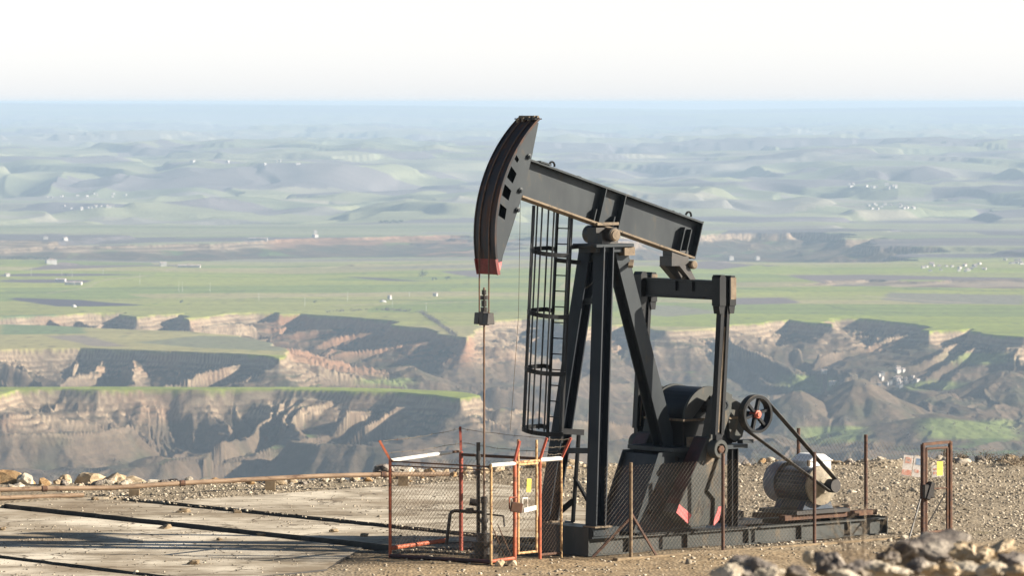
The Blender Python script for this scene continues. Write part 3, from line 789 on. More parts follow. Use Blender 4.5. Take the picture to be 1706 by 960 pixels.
# --- samson post
sp_root = B()
sp_root.box(.22, 1.25, -.40, .40, 6.40, 6.47); sp_root.box(.30, 1.10, -.30, .30, 6.29, 6.397)
post = sp_root.build('samson_post', PAINT, pj, bevel=.01)
for s_ in (-1, 1):
    p0, p1 = Vector((-.12, s_ * .80, .60)), Vector((.56, s_ * .235, 6.40))
    B().hbeam(p0, p1, .36, .27, .028, .02, up=(1, 0, .12)).build('front_leg', LEGSHADE, post)
    B().box(-.30, .16, s_ * .80 - .21, s_ * .80 + .21, .602, .635).build('foot_plate', DUSTY, post)
rl0, rl1 = Vector((2.42, 0, 2.14)), Vector((1.06, 0, 6.35))
B().hbeam(rl0, rl1, .33, .36, .028, .02, up=(0, 1, 0)).build('rear_leg', PAINT, post)
for f_, r_ in ((.26, .035), (.80, .045), (.955, .05)):
    q0 = Vector((-.12, -.80, .60)).lerp(Vector((.56, -.235, 6.40)), f_ + .012); q1 = Vector((-.12, .80, .60)).lerp(Vector((.56, .235, 6.40)), f_)
    B().bar(q0, q1, .09, .08 + r_).build('leg_brace', PAINT, post)
B().box(1.02, 1.30, -.36, -.10, 6.22, 6.395).build('shim_plate', DUSTY, post)
B().bar((1.18, -.36, 5.98), (1.42, -.10, 6.10), .10, .05).build('cable_bracket', DUSTY, post)
B().path([(.60, -.02, 6.05), (.58, .03, 5.8), (.50, .12, 5.62), (.40, .24, 5.5)], .012, 5).build('grease_hose', RUBBER, post)

# --- saddle bearing
sb = B()
sb.tube((.72, -.40, 6.66), (.72, .44, 6.66), .15, 18); sb.box(.50, .94, -.24, .24, 6.472, 6.70); sb.box(.42, 1.02, -.15, .15, 6.70, 6.81)
sb.tube((.72, .25, 6.66), (.72, .46, 6.66), .19, 18)
bear = sb.build('saddle_bearing', OILY, pj)
B().lathe((.72, -.20, 6.66), (0, -1, 0), [(0, .0), (0, .13), (.22, .13), (.225, .108), (.25, .10), (.255, .0)], 20).build('bearing_cap', DUSTY, bear, True)
B().box(.40, .98, -.22, -.10, 6.86, 6.92).build('bearing_clamp', DUSTY, bear)

# --- walking beam
PHI = R(16.4)
def BP(s, n, b): return (.72 + s * math.cos(PHI) + n * math.sin(PHI), b, 6.68 - s * math.sin(PHI) + n * math.cos(PHI))
UPB = (math.sin(PHI), 0, math.cos(PHI))
S0, S1, N0, N1, FW = -2.42, 2.44, .12, .94, .36
wb = B()
wb.bar(BP(S0, N1 - .02, 0), BP(S1, N1 - .02, 0), FW, .04, UPB)
wb.bar(BP(S0, (N0 + N1) / 2, 0), BP(S1, (N0 + N1) / 2, 0), .025, N1 - N0 - .08, UPB)
beam = wb.build('walking_beam', PAINT, pj)
B().bar(BP(S0, N0 + .02, 0), BP(S1, N0 + .02, 0), FW, .04, UPB).build('lower_flange', DUSTY, beam)
AX = (math.cos(PHI), 0, -math.sin(PHI))
def rib(s, n0, n1, name='stiffener', mat=PAINT, wdt=.165, th=.022):
    for q in (-1, 1):
        B().bar(BP(s, n0, q * (.014 + wdt / 2)), BP(s, n1, q * (.014 + wdt / 2)), wdt, th, AX).build(name, mat, beam)
rib(-.30, N0 + .042, N1 - .042); rib(.25, N0 + .042, N1 - .042); rib(-.42, N0 + .042, .42, wdt=.14); rib(.10, N0 + .042, .40, wdt=.14); rib(2.02, N0 + .042, .70, wdt=.15); rib(2.20, N0 + .042, .70, wdt=.15)
B().bar(BP(S1 + .012, N0, 0), BP(S1 + .012, N1 + .01, 0), FW, .022, AX).build('end_plate', PAINT, beam)
def eye(s):
    c = Vector(BP(s, N1 + .05, 0)); t = Vector(AX); n = Vector(UPB)
    B().path([c + t * (.075 * math.cos(k * .449)) + n * (.085 * math.sin(k * .449)) for k in range(8)], .022, 6).build('lifting_eye', PAINT2, beam)
eye(-1.72); eye(2.16)
for s_ in (-.95, -.90, 1.75, 1.95): B().bar(BP(s_, N1, .05), BP(s_, N1 + .05, .05), .07, .05, AX).build('bolt_head', PAINT2, beam)
for s_, c_ in ((-1.98, .02),): B().bar(BP(s_ - .2, N1 + .015, 0), BP(s_ + .1, N1 + .03, 0), FW + .04, .03, UPB).build('head_strap', PAINT, beam)

# --- horse head
RH, PA, PZ = 3.12, .72, 6.68
def arc(r, d): return (PA + r * math.cos(R(d)), PZ + r * math.sin(R(d)))
D0, D1 = 129.0, 194.6
angs = [D0 + (D1 - D0) * i / 28 for i in range(29)]
outer = [arc(RH - .02, q) for q in angs[1:]]
outer += [(-2.235, 6.02), (-2.16, 6.30), (-1.98, 6.72), (-1.70, 7.42), (-1.50, 8.02), (-1.40, 8.36), (-1.235, 9.02)]
def hole(c, w_, hh_, sk_):
    r_ = RH - .02 - .06
    a0, z0 = arc(r_, c - hh_); a1, z1 = arc(r_, c + hh_)
    b0_, c0_ = arc(r_ - w_, c - hh_ * .75 + sk_), arc(r_ - w_ * .95, c + hh_ * 1.15 + sk_)
    return [(a0, z0), (a1, z1), c0_, b0_]
holes = [hole(147.5, .11, .9, .6), hole(154.0, .20, 2.4, .9), hole(161.5, .21, 2.3, .9), hole(169.5, .19, 2.4, .9)]
hd = B()
n = len(angs)
def strip(mb, r0_, r1_, b0_, b1_, A):
    vs = []
    for q in A:
        for r_, b_ in ((r0_, b0_), (r1_, b0_), (r1_, b1_), (r0_, b1_)):
            a_, z_ = arc(r_, q); vs.append((a_, b_, z_))
    fs = []
    for k in range(len(A) - 1):
        for i in range(4):
            j = (i + 1) % 4; fs.append((4 * k + i, 4 * k + j, 4 * k + 4 + j, 4 * k + 4 + i))
    fs += [(3, 2, 1, 0), tuple(4 * (len(A) - 1) + i for i in range(4))]
    mb.add(vs, fs)
AM = [q for q in angs if q < 188.0] + [188.6]
strip(hd, RH - .02, RH + .015, -.36, .36, AM)
strip(hd, RH + .016, RH + .03, -.36, -.325, AM); strip(hd, RH + .016, RH + .03, .325, .36, AM)
head = hd.build('horse_head', RUSTHEAD, pj)
tp = B(); AT = [188.62, 190, 191.5, 193, 194.6]
strip(tp, RH - .02, RH + .015, -.36, .36, AT); strip(tp, RH + .016, RH + .05, -.36, -.325, AT); strip(tp, RH + .016, RH + .05, .325, .36, AT)
tag(tp.build('head_tip', FADEDRED, head), 'faded red lower end of the horse head')
for b0_, b1_ in ((-.30, -.28), (.28, .30)):
    holed_plate('side_plate', outer, holes, b0_, b1_, PAINT, head)
B().prism([arc(RH - .45, 135), arc(RH - .04, 135), arc(RH - .04, 150), arc(RH - .04, 165), arc(RH - .04, 185), (-1.9, 6.8)], -.012, .012).build('centre_web', PAINT2, head)
bk = B(); bo = outer[-7:]
for (a0_, z0_), (a1_, z1_) in zip(bo[:-1], bo[1:]): bk.add([(a0_ - .02, -.279, z0_), (a1_ - .02, -.279, z1_), (a1_ - .02, .279, z1_), (a0_ - .02, .279, z0_), (a0_ - .035, -.279, z0_), (a1_ - .035, -.279, z1_), (a1_ - .035, .279, z1_), (a0_ - .035, .279, z0_)], [(0, 1, 2, 3), (7, 6, 5, 4), (0, 4, 5, 1), (1, 5, 6, 2), (2, 6, 7, 3), (3, 7, 4, 0)])
bk.build('added_back_plate', PAINT2, head)  # added to close the head, keeping sun out so the cut-outs stay dark
rd = B(); rd.prism([arc(RH - .022, 190.3), arc(RH - .022, 194.6), (-2.235, 6.02), (-2.20, 6.16)], -.3045, -.302); rd.build('red_corner', PINK, head)
for a_, z_ in ((-1.50, 8.32), (-1.72, 7.62), (-1.80, 7.22)):
    B().lathe((a_, -.30, z_), (0, -1, 0), [(0, .055), (.04, .055), (.045, .03), (.075, .03), (.076, 0)], 10).build('pivot_bolt', PAINT, head)
cl = B()
for b_ in (-.24, -.10, .06, .2):
    a_, z_ = arc(RH + .04, 130.5 + b_ * 4); cl.box(a_ - .04, a_ + .05, b_ - .03, b_ + .03, z_ - .04, z_ + .05)
a_, z_ = arc(RH + .03, 129.6); cl.tube((a_ + .02, -.33, z_ + .03), (a_ + .02, .30, z_ + .03), .03, 8)
cl.build('cable_anchor', DUSTY, head)
B().box(-1.37, -1.18, -.34, .34, 9.085, 9.11).build('head_cap', PAINT2, head)

# --- wireline
for b_ in (-.16, .16):
    pts = [Vector((arc(RH + .03, q)[0], b_, arc(RH + .03, q)[1])) for q in np.linspace(131, 180, 16)] + [Vector((arc(RH + .03, 180)[0], b_, 5.10))]
    B().path(pts, .016, 6).build('bridle_cable', CABLE, pj)
XA = PA - RH - .03
cb = B(); cb.prism([(XA - .10, 4.86), (XA + .10, 4.86), (XA + .075, 5.10), (XA - .075, 5.10)], -.23, -.07); cb.prism([(XA - .10, 4.86), (XA + .10, 4.86), (XA + .075, 5.10), (XA - .075, 5.10)], .07, .23)
cb.box(XA - .085, XA + .085, -.07, .07, 4.84, 5.12); carrier = cb.build('carrier_bar', OILY, pj, bevel=.008)
rc = B()
for z_, r_, h_ in ((5.12, .075, .09), (5.23, .06, .12), (5.37, .085, .08), (5.47, .05, .10)): rc.tube((XA, 0, z_), (XA, 0, z_ + h_), r_, 10)
rc.build('rod_clamp', OILY, carrier)
B().tube((XA, 0, 1.28), (XA, 0, 5.62), .021, 8).build('polished_rod', CABLE, pj)

# --- ladder with safety cage
ld = B()
LB = .48
def LP(z): return .03 - (6.3 - z) * .058       # ladder plane leans with the post
for b_ in (LB - .24, LB + .24): ld.bar((LP(2.3), b_, 2.3), (LP(7.25), b_, 7.25), .05, .05, (1, 0, 0))
ladder = ld.build('ladder', PAINT2, pj)
for i in range(15):
    z_ = 2.5 + i * .33
    B().tube((LP(z_), LB - .24, z_), (LP(z_), LB + .24, z_), .014, 6).build('rung', PAINT2, ladder)
def hoop(z_):
    c = Vector((LP(z_), LB, z_)); pts = []
    for k in range(19):
        q = math.pi * k / 18
        pts.append(c + Vector((-.08 - .74 * math.sin(q), -.36 * math.cos(q), -.11 * math.cos(q) if q < math.pi / 2 else -.03 * math.cos(q))))
    pts = [c + Vector((0, -.24, -.11))] + pts + [c + Vector((0, .24, 0))]
    m_ = B()
    for i in range(len(pts) - 1): m_.bar(pts[i], pts[i + 1], .022, .09)
    return m_.build('cage_hoop', PAINT2, ladder)
for z_ in (2.60, 3.86, 5.05, 6.34): hoop(z_)
for k in (.6, 3.6, 6.3, 9, 11.7, 14.4, 17.4):
    q = math.pi * k / 18
    f_ = lambda z_: (LP(z_) - .08 - .73 * math.sin(q), LB - .35 * math.cos(q), z_)
    B().bar(f_(2.56), f_(7.28), .034, .02, (1, 0, 0)).build('cage_bar', PAINT2, ladder)
B().bar((LP(6.4), LB - .24, 6.4), (.45, .22, 6.43), .05, .09).build('ladder_bracket', PAINT2, ladder)
B().bar((LP(6.15), LB + .24, 6.12), (.42, .32, 6.06), .05, .09).build('ladder_bracket', PAINT2, ladder)
B().bar((LP(2.55) - .02, LB - .24, 2.55), (.36, .20, 2.5), .05, .12).build('ladder_bracket', PAINT2, ladder)
B().tube((.33, .52, .6), (.33, .32, 2.5), .045, 8).build('support_post', PAINT2, ladder)
B().bar((.33, .47, 1.55), (.42, -.30, .62), .06, .06).build('support_brace', PAINT2, ladder)
B().bar((.33, .50, 1.05), (.05, .95, .62), .06, .12).build('support_brace', PAINT2, ladder)
B().path([(-1.15, .42, 7.4), (-1.2, .42, 5.0), (-1.36, .42, 3.2), (-1.42, .42, 2.6)], .006, 4).build('stop_wire', GALV, ladder)

# --- equalizer and tail bearing
EA, EZ = 2.955, 5.47
eq = B(); eq.hbeam((EA, -1.20, EZ), (EA, 1.20, EZ), .30, .40, .03, .02); eq.box(EA - .11, EA + .11, -1.195, 1.195, EZ - .165, EZ + .165)
for b_ in (-.35, .20): eq.box(EA - .155, EA - .112, b_ - .09, b_ + .09, EZ - .04, EZ + .165)
equal = eq.build('equalizer', PAINT2, pj)
tb = B()
tx, tz = BP(2.02, N0 - .002, 0)[0], BP(2.02, N0, 0)[2]
tb.box(tx - .25, tx + .22, -.20, .20, tz - .26, tz - .06); tb.prism([(tx - .22, tz - .26), (tx + .2, tz - .26), (EA + .13, EZ + .203), (EA - .17, EZ + .203)], .06, .26); tb.prism([(tx - .05, tz - .26), (tx + .2, tz - .26), (EA + .13, EZ + .203), (EA - .02, EZ + .203)], -.22, -.04)
tb.box(tx - .20, tx + .25, -.15, .16, tz - .10, tz + .06)
tail = tb.build('tail_bearing', OILY, pj)
B().lathe((EA + .03, -.16, 5.98), (0, -1, 0), [(0, 0), (0, .088), (.14, .088), (.16, .06), (.161, 0)], 16).build('bearing_cap', DUSTY, tail, True)
B().prism([(EA - .10, EZ + .205), (EA + .06, EZ + .205), (EA + .0, EZ + .34), (EA - .02, EZ + .34)], -.12, -.02).build('wedge_block', DUSTY, tail)

# --- pitman arms, wrist pins, cranks with counterweights
SH, PIN = Vector((3.10, 0, 2.98)), Vector((2.77, 0, 2.13))
cd = Vector((-.345, 0, -.939)).normalized(); cw = Vector((cd.z, 0, -cd.x))       # along the crank, and to its upper left
def CP(r, w_, b): v = SH + cd * r + cw * w_; return (v.x, b, v.z)
def cprism(mb, pts, b0, b1): return mb.prism([(CP(r, w_, 0)[0], CP(r, w_, 0)[2]) for r, w_ in pts], b0, b1)
for s_ in (-1, 1):
    top, bot = Vector((EA, s_ * 1.30, 5.30)), Vector((PIN.x, s_ * 1.30, 2.13))
    up = (1, 0, .05)
    pm = B()
    pm.bar(bot + Vector((0, 0, .30)), top, .15, .075, up, 0, -.085); pm.bar(bot + Vector((0, 0, .30)), top, .15, .075, up, 0, .085); pm.bar(bot + Vector((0, 0, .30)), top, .06, .09, up)
    pm.bar(bot + Vector((0, 0, .12)), bot + Vector((0, 0, .32)), .13, .16, up)
    arm = pm.build('pitman_arm', PAINT2, pj)
    tpb = B()
    for o_, z1_ in ((-.14, 5.80), (.14, 5.78)):
        a_ = EA + o_
        tpb.prism([(a_ - .085, 5.15), (a_ + .085, 5.15), (a_ + .085, z1_ - .06), (a_ + .05, z1_), (a_ - .05, z1_), (a_ - .085, z1_ - .06)], s_ * 1.30 - .13, s_ * 1.30 + .13)
        tpb.prism([(a_ - .055, 4.98), (a_ + .055, 4.98), (a_ + .085, 5.148), (a_ - .085, 5.148)], s_ * 1.30 - .10, s_ * 1.30 + .10)
    tpb.build('pitman_fork', PAINT2, arm)
    for o_ in (.14,): B().box(EA + o_ - .06, EA + o_ + .088, s_ * 1.30 - .135, s_ * 1.30 - .131, 5.28, 5.74).build('worn_face', DUSTY, arm)
    B().bar(bot + Vector((.0, -.034 * 1, .35)), Vector((EA, s_ * 1.30 - .034, 4.7)), .008, .05, up).build('pitman_groove', DUSTY, arm)
    B().lathe((PIN.x, s_ * 1.30 + .11, PIN.z), (0, -1, 0), [(0, 0), (0, .20), (.22, .20), (.24, .185), (.24, .12), (.19, .115), (.19, 0)], 22).build('wrist_housing', LITPAINT, arm, True)
    B().lathe((PIN.x, s_ * 1.30 - .07, PIN.z), (0, -1, 0), [(0, .085), (.07, .085), (.08, .06), (.081, 0)], 6).build('wrist_pin', RUST, arm)
    b0_, b1_ = (-1.10, -.86) if s_ < 0 else (.86, 1.10)
    ck = B()
    cprism(ck, [(-.34, .16), (-.34, -.16), (0, -.25), (.5, -.21), (1.80, -.13), (1.92, -.38), (2.43, -.54), (2.64, -.02), (2.58, .10), (1.93, .03), (.5, .19), (0, .25)], b0_, b1_)
    crank = ck.build('crank_arm', LITPAINT, pj, bevel=.012)
    o0, o1 = (-1.17, -.72) if s_ < 0 else (.72, 1.17)
    for q in (1, -1):
        if q == 1: pts = [(.70, .185), (.76, .25), (1.20, .32), (2.29, .51), (2.48, .53), (2.61, .135), (1.94, .045)]
        else: pts = [(.95, -.20), (1.30, -.40), (1.985, -.62), (2.28, -.66), (2.44, -.555), (1.90, -.39), (1.79, -.15)]
        cwt = cprism(B(), pts, o0, o1).build('counterweight', LITPAINT, crank, bevel=.012)
        if q == 1:
            me_ = B(); cprism(me_, [(.755, .252), (1.197, .3235), (2.288, .5135), (2.288, .507), (1.2, .317), (.76, .247)], o0 + .012, o1 - .012)
            me_.build('weight_edge', MAROON, crank)
            pk = B(); cprism(pk, [(2.29, .508), (2.478, .527), (2.605, .138), (2.40, .11)], o0 - .004, o0 - .001)
            tag(pk.build('painted_end', PINK, crank), 'faded pink end of a counterweight')
        else:
            pk = B(); cprism(pk, [(1.985, -.615), (2.28, -.657), (2.435, -.555), (2.34, -.52), (2.02, -.545)], o0 - .004, o0 - .001)
            tag(pk.build('painted_end', PINK, crank), 'faded pink end of a counterweight')
    if s_ < 0:
        lo = B()                                    # cast monogram on the crank's foot
        c0 = b0_ - .004
        def seg(r0_, w0_, r1_, w1_, t_=.022):
            d_ = Vector((r1_ - r0_, w1_ - w0_)).normalized(); n_ = Vector((-d_.y, d_.x)) * t_ / 2
            cprism(lo, [(r0_ + n_.x, w0_ + n_.y), (r1_ + n_.x, w1_ + n_.y), (r1_ - n_.x, w1_ - n_.y), (r0_ - n_.x, w0_ - n_.y)], c0, c0 + .0035)
        seg(2.31, -.10, 2.08, -.07); seg(2.09, -.08, 2.29, -.23); seg(2.31, -.24, 2.06, -.20); seg(2.04, -.05, 2.34, -.06, .014); seg(2.04, -.12, 2.02, -.22, .014)
        lo.build('cast_emblem', OILY, crank)
        for r_, w_ in ((2.05, -.36), (1.72, -.20), (2.56, .03)): cprism(B(), [(r_ - .05, w_ - .03), (r_ + .05, w_ - .04), (r_ + .05, w_ + .03), (r_ - .03, w_ + .04)], b0_ - .0045, b0_ - .001).build('bolt_slot', OILY, crank)
        B().lathe(CP(-.05, 0, b0_), (0, -1, 0), [(0, .12), (.03, .12), (.03, .085), (.012, .08), (.012, 0)], 20).build('shaft_end', PAINT, crank)
        cprism(B(), [(.86, -.10), (1.15, -.13), (1.28, .02), (1.2, .10), (.9, .12)], b0_ - .0045, b0_ - .001).build('grease_streak', DUSTY, crank)

# --- gear reducer
gp = [(2.50, 2.15)] + [(3.16 + .68 * math.cos(R(q)), 2.72 + .66 * math.sin(R(q))) for q in range(180, 60, -10)] + [(3.62, 3.28), (4.02, 3.02), (4.12, 2.72), (4.02, 2.36), (3.85, 2.15)]
gr = B().prism(gp, -.52, .52)
gear = gr.build('gear_reducer', PAINT2, pj, bevel=.015)
for b0_, b1_ in ((-.60, -.524), (.524, .60)):
    ring = [(3.16 + .70 * math.cos(R(q)), 2.72 + .69 * math.sin(R(q))) for q in range(180, -1, -9)]
    inner = [(3.16 + .50 * math.cos(R(q)), 2.72 + .40 * math.sin(R(q)) + .12) for q in range(0, 181, 9)]
    B().prism(ring + [(3.66, 2.72), (3.16, 3.22), (2.66, 2.72)], b0_, b1_).build('housing_flange', LITPAINT, gear)
B().prism([(3.62, 3.20), (4.08, 2.98), (4.18, 2.70), (4.05, 2.30), (3.86, 2.18), (3.70, 2.30)], -.62, -.524).build('side_cover', LITPAINT, gear)
B().box(2.38, 4.06, -.66, .66, 2.69, 2.735).build('split_flange', DUSTY, gear)
B().tube((2.62, -.62, 2.10), (2.62, -.62, 2.35), .10, 10).build('drain_plug', DUSTY, gear)
B().box(2.0, 4.10, -.74, .74, 2.06, 2.145).build('reducer_base', PAINT, gear)
B().box(3.84, 4.14, -.88, -.70, 2.17, 2.25).build('shaft_bracket', PAINT, gear)
B().tube((3.10, -.86, 2.98), (3.10, .86, 2.98), .13, 16).build('crank_shaft', OILY, gear)
B().tube((4.16, -1.0, 2.79), (4.16, .5, 2.79), .06, 12).build('input_shaft', OILY, gear)
# --- reducer pedestal
pd = []
for b0_, b1_ in ((-.60, -.57), (.57, .60)):
    hs = [[(cx + .07 * math.cos(k * .785), cz + .07 * math.sin(k * .785)) for k in range(8)] for cx, cz in ((1.75, 1.62), (1.62, 1.22), (1.50, .82), (2.25, 1.90))]
    pd.append(holed_plate('pedestal', [(1.05, .412), (3.05, .412), (3.05, 2.055), (1.75, 2.055)], hs, b0_, b1_, PAINT, pj))
B().prism([(1.15, .412), (3.0, .412), (3.0, 2.0), (1.80, 2.0)], -.565, .565).build('pedestal_core', OILY, pd[0])
for s_ in (-1, 1):
    B().hbeam((3.80, s_ * .60, .38), (3.80, s_ * .60, 2.055), .16, .18, .02, .016, up=(1, 0, 0)).build('pedestal_leg', PAINT2, pd[0])
B().bar((3.06, -.58, 1.9), (3.72, -.58, .5), .03, .10).build('pedestal_brace', PAINT2, pd[0])

# --- drive wheel, belt, motor
WC, WB, WR = Vector((4.16, 0, 2.79)), -.92, .40
wh = B()
for r0_, r1_, b0_, b1_ in ((WR - .055, WR, WB - .10, WB + .10),):
    wh.lathe((WC.x, b1_, WC.z), (0, -1, 0), [(0, r0_), (0, r1_), (.04, r1_), (.06, r1_ - .015), (.14, r1_ - .015), (.16, r1_), (.20, r1_), (.20, r0_), (0, r0_)], 40)
wheel = wh.build('drive_wheel', PAINT2, pj)
for k in range(6):
    q = R(15 + 60 * k); d_ = Vector((math.cos(q), 0, math.sin(q)))
    B().bar(WC + d_ * .05 + Vector((0, WB, 0)), WC + d_ * (WR - .05) + Vector((0, WB, 0)), .09, .055, up=(-d_.z, 0, d_.x)).build('spoke', PAINT2, wheel)
B().lathe((WC.x, WB + .10, WC.z), (0, -1, 0), [(0, .085), (.20, .085), (.21, .055), (.24, .05), (.241, 0)], 16).build('wheel_hub', HUBRED, wheel)
MC = Vector((6.36, 0, 1.16)); MR = .14
dv = MC - WC; L = dv.length; a0 = math.atan2(dv.z, dv.x); al = math.acos((WR - MR) / L)
def tang(sg, c, r): return (c.x + r * math.cos(a0 + sg * al), c.z + r * math.sin(a0 + sg * al))
loop = []
for k in range(25): q = a0 + al + (2 * math.pi - 2 * al) * k / 24; loop.append((WC.x + WR * math.cos(q), WC.z + WR * math.sin(q)))
for k in range(13): q = a0 - al + 2 * al * k / 12; loop.append((MC.x + MR * math.cos(q), MC.z + MR * math.sin(q)))
bl = B(); n = len(loop)
cx_ = [(sum(p[0] for p in loop) / n), (sum(p[1] for p in loop) / n)]
def grow(e):
    out = []
    for i in range(n):
        (x0, z0), (x1, z1) = loop[i - 1], loop[(i + 1) % n]; t_ = Vector((x1 - x0, z1 - z0)).normalized(); out.append((loop[i][0] + t_.y * e, loop[i][1] - t_.x * e))
    return out
o_, i_ = grow(.016), grow(.002)
vs = [(x, b_, z) for b_ in (WB - .085, WB + .085) for x, z in o_] + [(x, b_, z) for b_ in (WB - .085, WB + .085) for x, z in i_]
fs = []
for k in range(n):
    j = (k + 1) % n
    fs += [(k, j, n + j, n + k), (2 * n + k, 3 * n + k, 3 * n + j, 2 * n + j), (k, 2 * n + k, 2 * n + j, j), (n + k, n + j, 3 * n + j, 3 * n + k)]
bl.add(vs, fs); bl.build('drive_belt', RUBBER, pj)
MX, MZ = 6.36, 1.14
mo = B().lathe((MX, -.52, MZ), (0, 1, 0), [(0, 0), (0, .34), (.05, .37), (1.0, .37), (1.02, .35), (1.02, 0)], 32)
motor = mo.build('electric_motor', MOTOR, pj, True)
for k in range(24):
    q = R(15 * k); d_ = Vector((math.cos(q), 0, math.sin(q)))
    if abs(d_.z) < .78: B().bar(Vector((MX, -.42, MZ)) + d_ * .405, Vector((MX, .46, MZ)) + d_ * .405, .026, .075, up=tuple(d_)).build('cooling_fin', MOTOR, motor)
B().lathe((MX, .50, MZ), (0, 1, 0), [(0, .455), (.30, .455), (.38, .43), (.43, .36), (.45, .2), (.45, 0)], 32).build('fan_cowl', MOTORCOWL, motor, True)
B().lathe((MX, -.52, MZ), (0, -1, 0), [(0, .43), (.05, .43), (.08, .36), (.12, .20), (.16, .16), (.16, 0)], 28).build('drive_end_cover', MOTORTAN, motor, True)
B().lathe((MX, WB + .11, MZ + .02), (0, -1, 0), [(0, 0), (0, MR), (.22, MR), (.22, .05), (.221, 0)], 20).build('motor_pulley', OILY, motor)
B().tube((MX, -.66, MZ + .02), (MX, WB, MZ + .02), .05, 10).build('motor_shaft', OILY, motor)
ft = B()
for b_ in (-.35, .40): ft.prism([(MX - .44, .62), (MX + .44, .62), (MX + .34, .80), (MX - .34, .80)], b_ - .10, b_ + .10)
ft.build('motor_foot', MOTOR, motor)
B().tube((MX - .05, -.2, MZ + .39), (MX - .05, -.2, MZ + .52), .04, 8).build('lifting_eye', DUSTY, motor)
jb = B().box(6.52, 7.20, .05, .60, 1.00, 1.60); jb.prism([(6.48, 1.601), (7.24, 1.601), (6.96, 1.76), (6.76, 1.76)], .02, .63)
jb.build('junction_box', WHITEBOX, motor, bevel=.02)
B().box(6.70, 6.90, .046, .049, 1.26, 1.50).build('box_window', OILY, motor)
B().box(6.55, 6.62, .1, .5, 1.05, 1.3).build('box_bracket', OILY, motor)
for b_ in (-.42, .46):
    B().box(5.35, 8.02, b_ - .10, b_ + .10, .42, .53).build('slide_rail', RUST, motor)
B().box(5.62, 7.15, -.60, .64, .535, .615).build('slide_plate', OILY, motor)
for b_ in (-.25, .0): B().box(6.9, 7.7, b_ - .04, b_ + .04, .60, .64).build('adjusting_bar', DUSTY, motor)

# ================================================================== FENCES
def pw(px, py_ground): Y = H * F / (py_ground - YH); return Vector(((px - CX) / F * Y, Y, 0))
def LW(a, b, z=0): return Vector((1.34 + a * E1[0] + b * E2[0], 100.43 + a * E1[1] + b * E2[1], z))
def mesh_panel(p0, p1, z0, z1, mat, parent, name='chain_link_mesh', p=.048, dz=.053, r=.0037, sag=0.0):
    p0 = Vector((p0[0], p0[1], 0)); p1 = Vector((p1[0], p1[1], 0)); L = (p1 - p0).length; t = (p1 - p0) / L; nrm = Vector((-t.y, t.x, 0))
    nw = int(L / p); p = L / nw; nk = int((z1 - z0) / dz); dz = (z1 - z0) / nk
    i = np.arange(nw)[:, None]; k = np.arange(nk + 1)[None]
    xx = (i + ((k + i) % 2)) * p; zz = np.broadcast_to(z0 + k * dz, xx.shape).astype(float)
    zz = zz - sag * np.sin(np.pi * xx / L) * (zz - z0) / (z1 - z0)
    wob = .02 * np.sin(xx * 2.1 + 1) * np.sin(zz * 1.7) 
    P = np.stack([p0.x + t.x * xx + nrm.x * wob, p0.y + t.y * xx + nrm.y * wob, zz], -1)
    wv = np.array([(nrm.x, nrm.y, 0), (t.x * -.5 - nrm.x * .5, t.y * -.5 - nrm.y * .5, .6), (t.x * .5 - nrm.x * .5, t.y * .5 - nrm.y * .5, -.6)]) * r
    Vv = (P[:, :, None, :] + wv[None, None]).reshape(-1, 3)
    bi = (np.arange(nw)[:, None] * (nk + 1) + np.arange(nk)[None]).reshape(-1) * 3
    Ff = np.concatenate([np.stack([bi + a, bi + (a + 1) % 3, bi + 3 + (a + 1) % 3, bi + 3 + a], -1) for a in range(3)])
    o = np_mesh(name, Vv, Ff, mat); o.parent = parent
    o.matrix_parent_inverse = parent.matrix_basis.inverted() if parent else Matrix()
    return o
def place(o, parent):
    """world-space child of an Empty that only has a location"""
    o.parent = parent; o.matrix_parent_inverse = Matrix.Translation(-Vector(parent.location)); return o
def wpart(mb, name, mat, root, **k): return place(mb.build(name, mat, None, **k), root)

# near fence along the skid
nf0 = [LW(-.55, -1.62), LW(.12, -1.66), LW(2.62, -1.66), LW(5.18, -1.66)]
fence = empty('chain_link_fence', nf0[1]); tag(fence, 'rusty chain link fence on three posts in front of the skid', 'fence')
bpy.context.view_layer.update()
for p, ht in zip(nf0[1:], (1.99, 2.06, 1.98)):
    wpart(B().tube((p.x, p.y, -.15), (p.x, p.y, ht), .038, 10), 'post', RUSTPOST if p is not nf0[1] else TANPOST, fence)
for i in range(3):
    mesh_panel(nf0[i], nf0[i + 1], .06, 1.93, GALV, fence)
q0, q1 = nf0[1], LW(.78, -1.68)
wpart(B().bar((q0.x, q0.y, .95), (q1.x, q1.y, .03), .04, .04), 'brace', RUSTPOST, fence)
q1 = LW(-.6, -1.3); wpart(B().bar((q0.x, q0.y, .85), (q1.x, q1.y, .05), .05, .05), 'brace', RUSTPOST, fence)
curb = B(); c0, c1 = LW(-.3, -1.66), LW(8.3, -1.66); curb.bar((c0.x, c0.y, .0), (c1.x, c1.y, .0), .16, .07)
tag(curb.build('footing_kerb', CLOD), 'low earth covered kerb under the fence', kind='structure')

# end fence with the two tall posts, and its far run
ef = [LW(9.35, -1.3), LW(9.45, 1.42), LW(9.5, 3.75), LW(6.6, 3.8)]
fence2 = empty('chain_link_fence', ef[1]); tag(fence2, 'sagging thin wire fence on two tall dark posts behind the motor', 'fence')
bpy.context.view_layer.update()
for p, ht in ((ef[1], 2.0), (ef[2], 2.02)):
    wpart(B().tube((p.x, p.y, -.2), (p.x, p.y, ht), .042, 10), 'post', RUSTPOST, fence2)
for i in range(3): mesh_panel(ef[i], ef[i + 1], .05, 1.86, GALV, fence2, r=.0022, p=.06, dz=.065)

